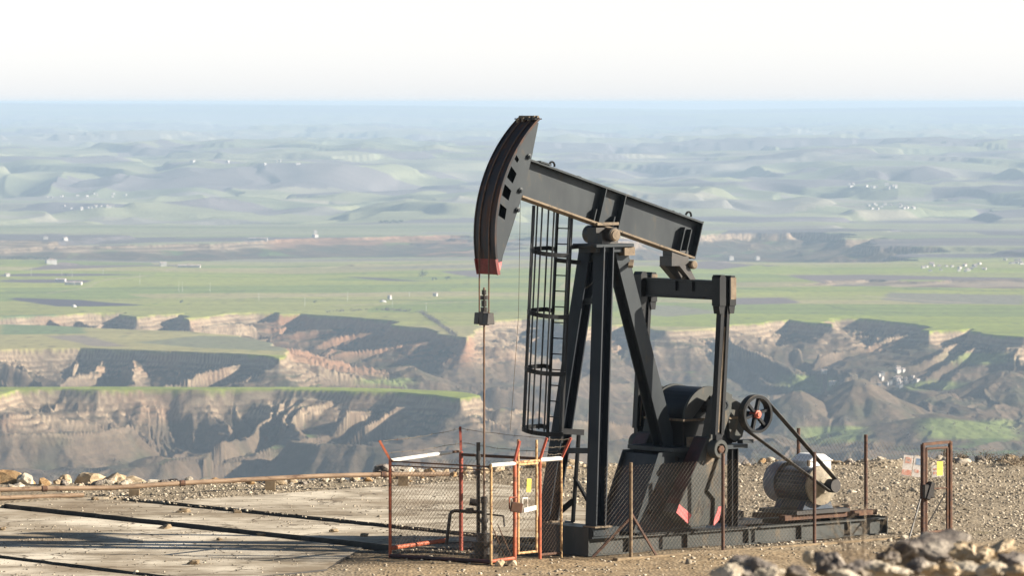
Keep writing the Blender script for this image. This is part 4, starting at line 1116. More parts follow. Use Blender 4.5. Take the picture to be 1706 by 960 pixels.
# free standing gate
g0, g1 = LW(8.36, -1.62), LW(9.17, -1.62)
gate = empty('metal_gate', g0); tag(gate, 'narrow rusty brown gate frame standing at the right end of the fence', 'gate')
bpy.context.view_layer.update()
wpart(B().tube((g0.x, g0.y, -.1), (g0.x, g0.y, 2.0), .055, 10), 'gate_post', RUSTPOST, gate)
wpart(B().tube((g1.x, g1.y, -.1), (g1.x, g1.y, 2.03), .05, 10), 'gate_post', RUST, gate)
tg = (g1 - g0).normalized(); i0, i1 = g0 + tg * .10, g1 - tg * .09
fr = B()
for z_ in (.08, 1.90): fr.tube((i0.x, i0.y, z_), (i1.x, i1.y, z_), .028, 8)
for p in (i0, i1): fr.tube((p.x, p.y, .08), (p.x, p.y, 1.90), .028, 8)
fr.tube((i0.x, i0.y, 1.02), (i1.x, i1.y, 1.02), .016, 6)
wpart(fr, 'gate_frame', RUST, gate)
wpart(B().bar((g0.x, g0.y, 2.0), (g1.x, g1.y, 2.02), .05, .06), 'top_bar', RUST, gate)
mesh_panel(i0, i1, .1, 1.88, GALV, gate, r=.0022, p=.06, dz=.065)
lk = g0 + tg * .12
wpart(B().bar((lk.x - .12, lk.y - .1, .98), (lk.x + .12, lk.y + .02, .98), .2, .30).bar((lk.x - .02, lk.y - .1, .80), (lk.x + .10, lk.y - .04, 1.18), .16, .12), 'lock_box', OILY, gate, bevel=.02)
s0, s1 = g0 + Vector((-.05, -.05, 0)), LW(7.55, -2.05); wpart(B().tube((s0.x, s0.y, .85), (s1.x, s1.y, .02), .02, 6), 'stay_bar', OILY, gate)
s0, s1 = g1 - tg * .1, g0 + tg * .1; wpart(B().tube((s0.x, s0.y, .95), (s1.x, s1.y, .20), .014, 6), 'stay_bar', OILY, gate)

def sheet(name, c, wdt, hgt, nrm_to, mat, label, cat, parts=(), tilt=0.0, group=None):
    """thin sign plate: board plus coloured marks, hung at c facing the viewer's side"""
    r = empty(name, c, 0); n = Vector(nrm_to).normalized(); t = Vector((n.y, -n.x, 0)) * -1
    ang = math.atan2(t.y, t.x); r.rotation_euler = Matrix.Rotation(ang, 3, 'Z').to_euler(); r.rotation_euler.rotate_axis('Y', tilt)
    B().box(-wdt / 2, wdt / 2, -.004, .004, -hgt / 2, hgt / 2).build('board', mat, r)
    for nm, x0, x1, z0, z1, m_ in parts: B().box(x0 * wdt, x1 * wdt, -.0075, -.0045, z0 * hgt, z1 * hgt).build(nm, m_, r)
    return tag(r, label, cat, group)
RED = two_tone('sign_red', (.62, .26, .19), (.70, .40, .32), 9, .6, .4, .6, (.7, .6, .5), 14, .52, .6)
BLUE = two_tone('sign_blue', (.20, .30, .44), (.35, .42, .52), 9, .6)
PALE = two_tone('sign_white', (.66, .60, .54), (.78, .74, .70), 7, .6, .4, .6, (.56, .40, .30), 8, .58, .66)
YEDGE = two_tone('sign_dark_line', (.45, .32, .02), (.5, .36, .03), 9, .6)
nfn = Vector((.616, -.788, 0))
sg = (g0 + g1) / 2 + nfn * .06
sheet('notice_plate', (sg.x + .03, sg.y, 1.46), .17, .30, nfn, YELLOW, 'small yellow plate hanging in the rusty gate frame at right', 'sign', (('fold_line', -.5, .5, -.03, .03, YEDGE),))
en = Vector((-1, -.05, 0)); en2 = Vector((.15, -.98, 0))
def onend(f, z): p = LW(9.36 + .05, -1.3 + f * 2.7); return Vector((p.x - .05, p.y - .05, z))
sheet('warning_sign', onend(.46, 1.40), .22, .46, en2, PALE, 'white warning placard with a red ring, leftmost on the thin fence', 'sign', (('red_band', -.5, .5, -.46, -.20, RED), ('red_ring', -.30, .34, .12, .40, RED), ('ring_middle', -.12, .16, .20, .32, PALE)), R(8))
sheet('warning_sign', onend(.34, 1.40), .20, .46, en2, PALE, 'white and pale blue warning placard overlapping the red ringed one', 'sign', (('blue_mark', -.25, .30, .08, .38, BLUE), ('red_band', -.3, .2, -.30, -.16, RED)), R(8))
sheet('warning_sign', onend(.10, 1.34), .26, .26, en2, PALE, 'square white placard with red strokes, hanging nearest the gate', 'sign', (('red_band', -.4, .45, -.26, -.04, RED), ('red_band', -.36, .3, .12, .24, RED)), R(-6))

# --- cage round the well head
cL, cF, cR, cK = pw(650, 932), pw(818, 942), pw(935, 930), pw(768, 919)
cage = empty('well_cage', cL); tag(cage, 'orange and cream wire mesh cage with barbed wire arms round the wellhead', 'fence')
bpy.context.view_layer.update()
def vpost(p, z, r, mat, z0=-.1): return wpart(B().tube((p.x, p.y, z0), (p.x, p.y, z), r, 10), 'post', mat, cage)
vpost(cL, 2.04, .034, ORANGE); vpost(cF, 2.05, .030, YELLOWRUST); vpost(cR, 2.06, .028, YELLOWRUST); vpost(cK, 2.10, .045, REDARM)
d1 = (cR - cF); pg = [cF + d1 * .335, cF + d1 * .385, cF + d1 * .645, cF + d1 * .695]
vpost(pg[0], 2.10, .040, ORANGE); vpost(pg[3], 2.12, .032, ORANGE)
def rail(p, q, z0, z1, r, mat, name='rail'): return wpart(B().tube((p.x, p.y, z0), (q.x, q.y, z1), r, 8), name, mat, cage)
mid = cL.lerp(cF, .58)
tag(rail(cL, cL.lerp(cK, .86), 2.03, 2.10, .040, WHITEPIPE), 'worn white top rail'); rail(cL, cF, 2.02, 2.0, .016, RUST)
rail(cF, pg[0], 2.03, 2.03, .042, WHITEPIPE); rail(pg[3], cR, 2.06, 2.06, .045, WHITEPIPE); rail(pg[0], pg[3], 2.045, 2.05, .030, YELLOWRUST)
rail(cL, cF, .06, .06, .045, MAROON); rail(cL, cF, 1.93, 1.93, .012, RUST)
rail(cK, cR, 2.03, 2.03, .03, RUST); rail(cL.lerp(cK, .86), cK, 2.10, 2.10, .026, RUST)
rail(cL, cL.lerp(cK, .8), .22, .26, .045, ORANGE); rail(cF, pg[0], .07, .09, .035, ORANGE); rail(pg[3], cR, .10, .10, .03, RUST)
# gate leaf in the cage
gl = B()
for p in (pg[1], pg[2]): gl.tube((p.x, p.y, .16), (p.x, p.y, 2.52 if p is pg[1] else 2.48), .026, 8)
for z_ in (.18, 2.0): gl.tube((pg[1].x, pg[1].y, z_), (pg[2].x, pg[2].y, z_), .026, 8)
leaf = wpart(gl, 'gate_leaf', YELLOWRUST, cage)
b1, b2 = pg[1].lerp(pg[2], .3), pg[2]
place(B().bar((b1.x, b1.y, 1.05), (b2.x, b2.y, 1.09), .03, .09).build('latch_bar', WHITEPIPE, None), cage)
hp = pg[1].lerp(pg[2], .42)
place(B().path([(hp.x - .07, hp.y - .05, 1.12), (hp.x - .07, hp.y - .05, 1.30), (hp.x + .03, hp.y + .03, 1.30), (hp.x + .03, hp.y + .03, 1.10)], .014, 6).build('gate_handle', WHITEPIPE, None), cage)
hp = pg[0] - d1.normalized() * .16
place(B().path([(hp.x + .16, hp.y + .1, 1.34), (hp.x, hp.y, 1.34), (hp.x, hp.y, 1.12), (hp.x + .06, hp.y + .04, 1.10)], .016, 6).build('gate_handle', ORANGE, None), cage)
lb_ = pg[0] + Vector((-.02, -.06, 0))
place(B().bar((lb_.x - .06, lb_.y - .10, 1.16), (lb_.x + .17, lb_.y - .06, 1.12), .12, .20).build('lock_box', RUST, None, bevel=.01), cage)
def arm_at(p, z, dx, dy, dz, mat=REDARM):
    return wpart(B().bar((p.x, p.y, z), (p.x + dx, p.y + dy, z + dz), .05, .045), 'barbed_wire_arm', mat, cage)
tips = []
def arms(p, z, dx, dy, dz, mat=REDARM): arm_at(p, z, dx, dy, dz, mat); tips.append((Vector((p.x, p.y, z)), Vector((dx, dy, dz))))
arms(cL, 2.05, -.22, -.05, .40, ORANGE); arms(cK, 2.10, -.02, .18, .50); arms(pg[0], 2.08, .10, -.12, .42); arms(pg[3], 2.08, .14, -.06, .44); arms(cR, 2.05, .20, -.10, .44)
def bwire(i, j, f, sag=.04):
    (p, dv_), (q, dw) = tips[i], tips[j]; a, b_ = p + dv_ * f, q + dw * f; m_ = B()
    pts = [a.lerp(b_, k / 14) + Vector((random.uniform(-.008, .008), 0, -sag * math.sin(math.pi * k / 14) + random.uniform(-.012, .012))) for k in range(15)]
    m_.path(pts, .005, 4)
    for k in range(1, 14, 2): m_.bar(pts[k] + Vector((0, 0, .028)), pts[k] - Vector((.012, 0, .028)), .006, .006)
    return wpart(m_, 'barbed_wire', GALV, cage)
for f in (.35, .95): bwire(0, 1, f); bwire(1, 4, f, .05)
for f in (.25, .6, .95): bwire(3, 4, f, .02)
mesh_panel(cL, cF, .08, 1.95, RUSTWIRE, cage); mesh_panel(cF, pg[0], .08, 2.0, CREAMWIRE, cage); mesh_panel(pg[1], pg[2], .2, 1.98, CREAMWIRE, cage); mesh_panel(pg[3], cR, .1, 2.02, RUSTWIRE, cage)
mesh_panel(cL, cK, .3, 1.95, RUSTWIRE, cage, r=.003); mesh_panel(cK, cR, .1, 1.95, RUSTWIRE, cage, r=.003)
ys_ = pg[1].lerp(pg[2], .50); yn = Vector((.74, -.67, 0))
sheet('notice_plate', (ys_.x + .03, ys_.y - .05, 1.56), .125, .27, yn, YELLOW, 'small yellow plate wired to the mesh gate of the wellhead cage', 'sign', (('fold_line', -.5, .5, -.02, .02, YEDGE),), R(3))

# --- wellhead
wp = LW(XA, 0)
well = empty('wellhead', (wp.x, wp.y, 0)); tag(well, 'oil blackened wellhead with stuffing box and pipe stack inside the cage', 'wellhead')
m_ = B(); m_.lathe((0, 0, -.05), (0, 0, 1), [(0, .30), (.18, .30), (.18, .20), (.36, .20), (.36, .27), (.44, .27), (.44, .14), (.60, .14), (.60, 0)], 16)
m_.build('casing_head', OILY, well)
B().lathe((0, 0, .55), (0, 0, 1), [(0, .06), (.22, .06), (.22, .09), (.30, .09), (.30, .055), (.62, .055), (.62, .075), (.74, .075), (.76, .04), (.76, 0)], 14).build('stuffing_box', OILY, well)
rp = B(); rp.tube((-.12, .10, .4), (-.12, .10, 2.30), .042, 10); rp.tube((-.12, .10, 2.06), (-.12, .10, 2.16), .058, 10); rp.box(-.16, -.08, .06, .14, 2.25, 2.42)
rp.build('riser_pipe', OILY, well)
fl = B(); fl.path([(0, 0, .98), (-.62, .15, 1.0), (-.70, .16, .95), (-.78, .15, .3)], .036, 8); fl.tube((-.30, .08, .95), (-.30, .08, 1.06), .085, 8); fl.build('flow_line', OILY, well)
B().path([(.0, 0, .95), (.40, .05, .90), (.42, .05, .68)], .022, 6).build('bleed_pipe', OILY, well)
B().tube((-.15, .3, 1.15), (-.30, .3, 1.18), .075, 10).build('valve', OILY, well)
for x0, y0 in ((.15, -.3), (.28, -.2)): B().tube((x0, y0, .75), (x0 + .32, y0 - .2, .02), .012, 5).build('stay_rod', RUST, well)

# ================================================================== PIPELINE
p0, p1 = Vector((-17.5, 111.6, .24)), Vector((-1.55, 118.1, .30))
pl = empty('pipeline', (p0.x, p0.y, 0)); tag(pl, 'long rusty brown pipe laid along the far edge of the concrete', 'pipe')
bpy.context.view_layer.update()
pts = [p0.lerp(p1, k / 10) + Vector((0, 0, random.uniform(-.02, .02) + .05 * math.sin(k))) for k in range(11)]
PIPEM = two_tone('brown_pipe', (.22, .145, .09), (.32, .22, .14), 2, .7, .4, .6, (.12, .07, .045), 3, .55, .65, streak=(1, 1, 3))
wpart(B().path(pts, .058, 10), 'pipe_run', PIPEM, pl, smooth=True)
for k in (2, 4, 6, 9):
    t_ = (p1 - p0).normalized(); c = pts[k]; wpart(B().tube(c - t_ * .06, c + t_ * .06, .075, 10), 'pipe_coupling', RUST, pl)
for k in (1, 3, 5, 7, 9):
    c = pts[k] + (p1 - p0) * .03; wpart(B().box(c.x - .12, c.x + .12, c.y - .12, c.y + .12, -.1, c.z - .05), 'pipe_support', CLOD, pl)
p0b, p1b = Vector((-17.5, 111.3, .06)), Vector((-10.2, 114.4, .07))
tag(B().path([p0b, p0b.lerp(p1b, .5), p1b], .05, 8).build('pipe', PIPEM), 'short rusty pipe lying beneath the long pipeline at left', 'pipe')

# ================================================================== ROCKS
import bmesh
def rock_mesh(seed, sx, sy, sz, sub=3, rough=.28, cuts=5):
    bm = bmesh.new(); bmesh.ops.create_icosphere(bm, subdivisions=sub, radius=1)
    r_ = random.Random(seed); off_ = Vector((r_.uniform(-50, 50), r_.uniform(-50, 50), r_.uniform(-50, 50)))
    planes = []
    for _ in range(cuts):
        n_ = Vector((r_.gauss(0, 1), r_.gauss(0, 1), r_.gauss(0, .8))).normalized(); planes.append((n_, r_.uniform(.55, .85)))
    for v in bm.verts:
        c = v.co.copy(); d_ = 1 + rough * mnoise.fractal(c * 1.3 + off_, .9, 2.1, 4) + .10 * mnoise.noise(c * 5 + off_)
        c = c * d_
        for n_, q in planes:
            e = c.dot(n_) - q
            if e > 0: c = c - n_ * e * .92
        c += Vector((mnoise.noise(c * 7 + off_), mnoise.noise(c * 7 - off_), mnoise.noise(c * 7 + off_ * 2))) * .05
        v.co = Vector((c.x * sx, c.y * sy, c.z * sz))
    me = bpy.data.meshes.new('rock'); bm.to_mesh(me); bm.free(); return me
def rock(loc, seed, sx, sy, sz, mat, label, name='boulder', cat='rock', group=None, rz=None, sub=3, rough=.28):
    me = rock_mesh(seed, sx, sy, sz, sub, rough); me.materials.append(mat)
    if sub == 4:
        for v in me.vertices:
            q = v.co * (9 / max(sx, .01) * .12) + Vector((seed, 0, 0)); v.co *= 1 + .22 * mnoise.noise(q * 1.6) + .12 * mnoise.noise(q * 4.3) + .06 * mnoise.noise(q * 9)
    o = bpy.data.objects.new(name, me); COL.objects.link(o); o.location = loc
    o.rotation_euler = (random.uniform(-.2, .2), random.uniform(-.2, .2), random.uniform(0, 6.28) if rz is None else rz)
    return tag(o, label, cat, group)
def at_px(px, py, Y): return Vector(((px - CX) / F * Y, Y, H - (py - YH) / F * Y))
# row along the far edge at left
for (px, py, Y, sx, sy, sz, mat, lab) in [
    (12, 803, 119.2, .62, .5, .34, EARTHSTONE, 'heap of ochre rubble at the far left end of the pad edge'),
    (42, 801, 118.6, .30, .3, .27, PALESTONE, 'pale rock leaning on the ochre rubble heap'),
    (28, 809, 117.8, .22, .2, .13, PALESTONE, 'low white rock in front of the ochre rubble heap'),
    (110, 799, 119.5, .22, .2, .16, LIMESTONE, 'tan pointed rock just left of the largest edge boulder'),
    (98, 804, 119.2, .20, .2, .10, LIMESTONE, 'small tan rock lying under the tan pointed rock'),
    (152, 797, 119.8, .50, .4, .24, LIMESTONE, 'largest broad tan boulder on the pad edge above the pipeline'),
    (188, 799, 119.8, .34, .3, .22, LIMESTONE, 'rounded tan boulder touching the right of the largest boulder'),
    (174, 802, 119.1, .14, .12, .09, PALESTONE, 'white stone in front of the largest tan boulder'),
    (222, 800, 120.0, .46, .3, .11, LIMESTONE, 'long flat tan slab of rock beside the rounded boulder'),
    (262, 802, 120.2, .30, .25, .09, PALESTONE, 'low pale rock between the flat slab and the dark rock'),
    (290, 801, 120.3, .20, .2, .12, OILY, 'dark pointed rock on the pad edge'),
    (640, 781, 122.3, .42, .3, .17, GREYSTONE, 'grey boulder behind the leaning orange arm of the cage'),
    (672, 781, 122.6, .40, .3, .15, PALESTONE, 'white broken rock behind the left half of the cage'),
    (702, 784, 122.6, .20, .2, .10, PALESTONE, 'small white rock behind the middle of the cage'),
    (372, 801, 120.5, .36, .2, .06, LIMESTONE, 'flat sliver of tan rock beyond the pipeline')]:
    rock(at_px(px, py, Y) - Vector((0, 0, .06)), px, sx, sy, sz, mat, lab)
# the many small stones of the edge berm
protos = [rock_mesh(900 + i, 1, 1, .72, 2) for i in range(9)]
for i, me in enumerate(protos): me.materials.append((PALESTONE, PALESTONE, LIMESTONE, GREYSTONE, EARTHSTONE, PALESTONE, LIMESTONE, CLOD, GREYSTONE)[i])
for i in range(290):
    x = random.uniform(-6.5, 15) if i > 70 else random.uniform(-12.5, 0)
    y = float(edge_y(x)) + random.gauss(-.45, .45); s_ = .05 + .13 * random.random()**2.2
    o = bpy.data.objects.new('edge_stone', protos[i % 9]); COL.objects.link(o)
    o.location = (x, y, ground_z(x, y) + s_ * .25); o.scale = (s_ * random.uniform(.8, 1.5), s_, s_ * random.uniform(.7, 1.1)); o.rotation_euler = (random.uniform(-.4, .4), random.uniform(-.4, .4), random.uniform(0, 6))
    tag(o, 'small loose stone in the low berm along the far edge of the pad', 'stone', 'stones along the pad edge')
# clods on the concrete
for k, (px, py, s_, lab) in enumerate([(158, 836, .14, 'flat mud clod on the middle slab nearest the pipeline'), (305, 857, .16, 'mud clod near the middle of the slab between the two long joints'), (395, 858, .12, 'low mud clod just under the upper joint'), (276, 884, .17, 'lumpy mud clod beside the lower joint'),
                                    (435, 896, .10, 'small mud clod lying in the lower joint'), (322, 944, .15, 'mud clod on the front slab near the bottom edge'), (556, 890, .12, 'mud clod between the joints close to the cage'), (607, 897, .11, 'pale mud clod closest to the orange cage post'), (365, 904, .09, 'tiny mud clod on the front slab below the lower joint'), (2, 887, .11, 'mud clod at the left border of the front slab')]):
    p = pw(px, py); rock((p.x, p.y, .06), 700 + k, s_, s_ * .8, s_ * .42, CLOD, lab, 'mud_clod', 'clod', rough=.5)
# two stones at the cage foot, one by the gate stay
for k, (px, py, s_, lab) in enumerate([(833, 943, .11, 'left of the two tan stones at the foot of the cage gate'), (853, 943, .12, 'right of the two tan stones at the foot of the cage gate'), (1505, 901, .11, 'white stone at the end of the gate stay bar')]):
    p = pw(px, py); rock((p.x, p.y, .04), 730 + k, s_, s_, s_ * .7, LIMESTONE if k < 2 else PALESTONE, lab, 'stone', 'rock')
# foreground rocks, out of focus
for (px, py, Y, sx, sy, sz, mat, lab) in [
    (1545, 918, 30.6, .26, .22, .105, GREYSTONE, 'long dark lichened boulder in the right foreground'),
    (1622, 922, 30.2, .13, .14, .085, LIMESTONE, 'tan boulder end joined to the long dark foreground boulder'),
    (1250, 948, 29.0, .15, .15, .075, GREYSTONE, 'grey and white foreground rock at the bottom left of the rock bank'),
    (1212, 956, 28.6, .09, .10, .05, PALESTONE, 'pale wedge shaped foreground rock left of the grey and white one'),
    (1385, 942, 29.6, .12, .12, .075, GREYSTONE, 'upright grey foreground rock below the dry weeds'),
    (1425, 950, 29.2, .10, .12, .06, GREYSTONE, 'dark rounded foreground rock right of the upright one'),
    (1480, 952, 29.0, .12, .12, .05, PALESTONE, 'low cream foreground rock in front of the long dark boulder'),
    (1690, 936, 29.8, .12, .14, .06, GREYSTONE, 'grey foreground rock at the right border'),
    (1650, 950, 29.0, .10, .10, .05, PALESTONE, 'pale small foreground rock under the right border rock'),
    (1570, 956, 28.7, .12, .10, .05, LIMESTONE, 'flat tan foreground rock below the long dark boulder'),
    (1665, 915, 31.4, .10, .1, .05, LIMESTONE, 'tan rock behind the grey right border rock'),
    (1480, 932, 30.4, .07, .08, .05, GREYSTONE, 'small grey rock at the left tip of the long dark boulder'),
    (1330, 956, 29.0, .08, .08, .04, GREYSTONE, 'small dark foreground rock between the two rock groups'),
    (1280, 958, 28.4, .09, .08, .045, PALESTONE, 'white edged foreground rock at the bottom, right of the grey and white one'),
    (1352, 930, 30.4, .05, .06, .05, PALESTONE, 'small pale upright stone behind the upright grey rock'),
    (1455, 944, 29.6, .07, .07, .04, PALESTONE, 'small white stone left of the low cream rock'),
    (1530, 946, 29.4, .10, .09, .045, GREYSTONE, 'dark stone in front of the middle of the long boulder'),
    (1612, 948, 29.3, .09, .08, .045, PALESTONE, 'pale stone in front of the tan boulder end'),
    (1700, 956, 28.6, .10, .10, .05, LIMESTONE, 'tan rock in the bottom right corner'),
    (1410, 960, 28.4, .10, .09, .04, PALESTONE, 'cream rock on the bottom edge below the weeds')]:
    rock(at_px(px, py, Y), px, sx, sy, sz, mat, lab, sub=4, rough=.4)
for i in range(70):
    px = random.uniform(1190, 1800); Y = random.uniform(27.8, 31.5); x = (px - CX) / F * Y
    o = bpy.data.objects.new('foreground_stone', protos[(0, 2, 3, 6, 8)[i % 5]]); COL.objects.link(o); s_ = random.uniform(.012, .04)
    o.location = (x, Y, ground_z(x, Y) + s_ * .3); o.scale = (s_, s_, s_); o.rotation_euler = (random.random(), random.random(), random.random() * 6)
    tag(o, 'small blurred stone among the foreground rocks at lower right', 'stone', 'small foreground stones')

# ================================================================== DRY PLANTS
def weed(loc, hgt, n, seed, label, name='dry_weed'):
    r_ = random.Random(seed); m_ = B()
    for _ in range(n):
        p = Vector(loc) + Vector((r_.gauss(0, .05), r_.gauss(0, .05), 0)); d_ = Vector((r_.gauss(0, .35), r_.gauss(0, .35), 1)).normalized(); L = hgt * r_.uniform(.5, 1.1); k = 5
        pts = [p]
        for j in range(k): d_ = (d_ + Vector((r_.gauss(0, .12), r_.gauss(0, .12), -.02))).normalized(); pts.append(pts[-1] + d_ * L / k)
        m_.path(pts, .0026, 3)
        for j in range(2, k + 1):
            for _ in range(2): e = pts[j] + Vector((r_.gauss(0, 1), r_.gauss(0, 1), r_.uniform(.2, 1.2))) * hgt * .10; m_.tube(pts[j], e, .0016, 3)
    return tag(m_.build(name, TWIG), label, 'weed')
for k, (px, Y, hh_, n_, lab) in enumerate([(1440, 30.2, .62, 20, 'tall dry weed stalks rising in front of the skid end'), (1400, 29.8, .52, 16, 'dry weed tuft left of the tall stalks'), (1300, 29.2, .36, 10, 'short dry weed between the foreground rocks')]):
    x = (px - CX) / F * Y; weed((x, Y, ground_z(x, Y) - .02), hh_, n_, 60 + k, lab)
def bush(px, Y, wd, hg, seed, label, n=520, mat=DRYBUSH):
    r_ = random.Random(seed); x = (px - CX) / F * Y; z = ground_z(x, Y); root = empty('dry_bush', (x, Y, z)); tag(root, label, 'bush')
    st_ = B(); lf = B(); ends = []
    for _ in range(26):
        d_ = Vector((r_.gauss(0, .55), r_.gauss(0, .45), 1)).normalized(); p = Vector((r_.gauss(0, .06), r_.gauss(0, .06), 0)); pts = [p]
        for j in range(4): d_ = (d_ + Vector((r_.gauss(0, .25), r_.gauss(0, .25), 0))).normalized(); pts.append(pts[-1] + Vector((d_.x * wd, d_.y * wd, d_.z * hg)) * .27)
        st_.path(pts, .007, 3); ends += pts[2:]
    for _ in range(n):
        c = r_.choice(ends) + Vector((r_.gauss(0, .07), r_.gauss(0, .07), r_.gauss(0, .06))); s_ = r_.uniform(.012, .035)
        a = Vector((r_.gauss(0, 1), r_.gauss(0, 1), r_.gauss(0, 1))).normalized() * s_; b_ = Vector((r_.gauss(0, 1), r_.gauss(0, 1), r_.gauss(0, 1))).normalized() * s_
        lf.add([c, c + a, c + b_], [(0, 1, 2)])
    st_.build('stems', TWIG, root); lf.build('foliage', mat, root)
for k, (px, Y, wd, hg, lab) in enumerate([(1640, 125.4, .5, .42, 'tall dry bush on the pad edge near the right border'), (1600, 125.0, .38, .22, 'low dark bush left of the tall dry bush'), (1578, 125.2, .16, .42, 'thin leaning dry stem on the pad edge right of the gate'), (1690, 123.6, .55, .24, 'spreading dark bush at the right border'), (1672, 125.2, .4, .26, 'brown bush between the tall dry bush and the border'), (1556, 125.5, .35, .26, 'faint dry bush behind the top right of the gate')]):
    bush(px, Y, wd, hg, 80 + k, lab)

# ================================================================== FAR HOUSES, POLES, TREES
def house(px, py, wd, dp, ht, label, group=None, ymin=3400, rz=None, name='house', cat='house', rk=.35):
    p = on_land(px, py, ymin); m_ = B(); rf = B()
    m_.box(-wd / 2, wd / 2, -dp / 2, dp / 2, -2.5, ht)
    rf.prism([(-wd / 2 - .4, ht + .02), (wd / 2 + .4, ht + .02), (0, ht + wd * rk * .5)], -dp / 2 - .4, dp / 2 + .4)
    o = m_.build(name, HOUSEWALL); o.location = p; o.rotation_euler = (0, 0, random.uniform(0, 3.14) if rz is None else rz)
    rf.build('roof', HOUSEROOF, o)
    return tag(o, label, cat, group)
def village(n, x0, x1, y0, y1, sc, label, group, ymin):
    for _ in range(n):
        house(random.uniform(x0, x1), random.uniform(y0, y1), random.uniform(.7, 1.2) * sc, random.uniform(.8, 1.6) * sc, random.uniform(.4, .75) * sc, label, group, ymin)
village(22, 1462, 1532, 630, 646, 3.4, 'small white house in the valley village right of the cone hill', 'houses of the valley village', 4520)
village(7, 1478, 1512, 612, 622, 3.6, 'white house at the upper edge of the valley village', 'upper houses of the valley village', 4520)
village(4, 1355, 1395, 636, 644, 3.6, 'tiny white house on the green strip left of the cone hill', 'houses left of the cone hill', 4520)
village(26, 1535, 1645, 440, 454, 4.4, 'white house in the canyon village near the right border', 'houses of the canyon village', 6400)
village(10, 1672, 1712, 434, 442, 5, 'white house in the village cut by the right border', 'houses at the right border', 6600)
village(20, 1446, 1528, 342, 351, 6, 'white house of the distant village on the right plain', 'houses of the distant right village', 9000)
village(14, 1410, 1500, 308, 316, 7, 'white house of the hazy upper village on the right', 'houses of the hazy upper village', 9500)
village(12, 72, 215, 325, 331, 6, 'white house in the long hazy village at upper left', 'houses of the long left village', 9500)
village(12, 80, 190, 345, 350, 6, 'white house in the lower hazy village at left', 'houses of the lower left village', 9000)
village(8, 300, 520, 268, 275, 8, 'pale far house on the misty upper plain', 'houses of the misty upper plain', 12000)
house(85, 440, 16, 12, 6, 'lone cream farmhouse beside the ploughed fields at left', ymin=6200, rz=.3)
house(272, 444, 10, 9, 5, 'small white farmhouse at the end of the ploughed strip', ymin=6200)
house(12, 461, 7, 6, 4, 'small tan hut by the field road at the left border', ymin=6000)
for x_, y_, l_ in ((101, 470, 'left'), (117, 475, 'middle'), (128, 475, 'right')): house(x_, y_, 8, 14, 3.5, 'low white farm shed, %s one of three by the field track' % l_, ymin=5900, rz=1.4, name='farm_shed', cat='shed')
house(315, 446, 8, 34, 3, 'long pale blue greenhouse roof on the green field', ymin=6200, rz=1.5, name='greenhouse', cat='greenhouse')
house(430, 400, 6, 34, 3.2, 'long white barn above the blue slopes', ymin=7900, rz=1.5, name='barn', cat='barn')
for x_, y_, l_ in ((76, 399, 'left hand white farm building on the hazy green slope'), (108, 401, 'right hand white farm building on the hazy green slope')): house(x_, y_, 8, 8, 5, l_, ymin=7600)
house(525, 389, 6, 6, 5, 'white tower like farm building above the blue canyon rim', ymin=8000); house(525, 396, 9, 8, 5, 'white farm building right below the tower like one', ymin=7900)
house(1218, 434, 8, 7, 7, 'left one of two white huts under the blue cliff', ymin=6600); house(1262, 434, 7, 6, 6, 'right one of two white huts under the blue cliff', ymin=6600)
house(649, 499, 4, 4, 5, 'tiny white pump hut beside a pole on the green field', ymin=5600); house(725, 494, 5, 5, 4, 'tiny white hut on the green field by the horse head cable', ymin=5600)
def dome(px, py, rx, rz_, label, elong=1.0):
    p = on_land(px, py, 5400); o = B().lathe((0, 0, -1), (0, 0, 1), [(0, rx), (1 + rz_ * .3, rx * .95), (1 + rz_ * .75, rx * .62), (1 + rz_, rx * .15), (1 + rz_, 0)], 16).build('storage_dome', HOUSEWALL, smooth=True)
    o.location = p; o.scale = (elong, 1, 1); return tag(o, label, 'dome')
dome(123, 512, 3.4, 3.2, 'white dome below the dark ploughed field'); dome(638, 504, 3.0, 2.8, 'long white dome on the green plain', 1.5)
# ruined castle on the cone hill
p = on_land(1425, 633, 4450); ruin = empty('castle_ruin', p); tag(ruin, 'small tan castle ruin on top of the cone hill', 'ruin')
m_ = B(); m_.box(-2.6, 2.4, -2, 2, -4, 2.6); m_.box(-2.6, -1.0, -2, -.4, 2.6, 3.6); m_.box(.6, 2.4, -1, 2, 2.6, 4.2); m_.build('curtain_wall', RUIN, ruin)
B().box(-.6, .5, -.8, .6, 2.6, 5.0).build('tower', RUIN, ruin)
# power poles on the plain
for px, py, top, lab in ((233, 474, 456, 'pale pole'), (298, 487, 469, 'pale pole'), (304, 487, 470, 'pale pole'), (350, 488, 471, ''), (120, 462, 451, ''), (52, 460, 446, ''), (431, 502, 489, ''), (508, 511, 496, ''), (579, 503, 487, ''), (654, 512, 496, ''), (710, 519, 504, ''), (682, 494, 487, ''), (103, 459, 450, ''), (172, 457, 449, '')):
    p = on_land(px, py, 5400); hg = (py - top) / F * p.y
    m_ = B(); m_.tube((0, 0, -1), (0, 0, hg), .24, 6, .15); o = m_.build('power_pole', POLE); o.location = p
    B().bar((-1.1, 0, hg - .5), (1.1, 0, hg - .5), .18, .18).build('cross_arm', POLE, o)
    tag(o, 'thin pale power pole standing on the green plain at left', 'pole', 'power poles on the green plain')
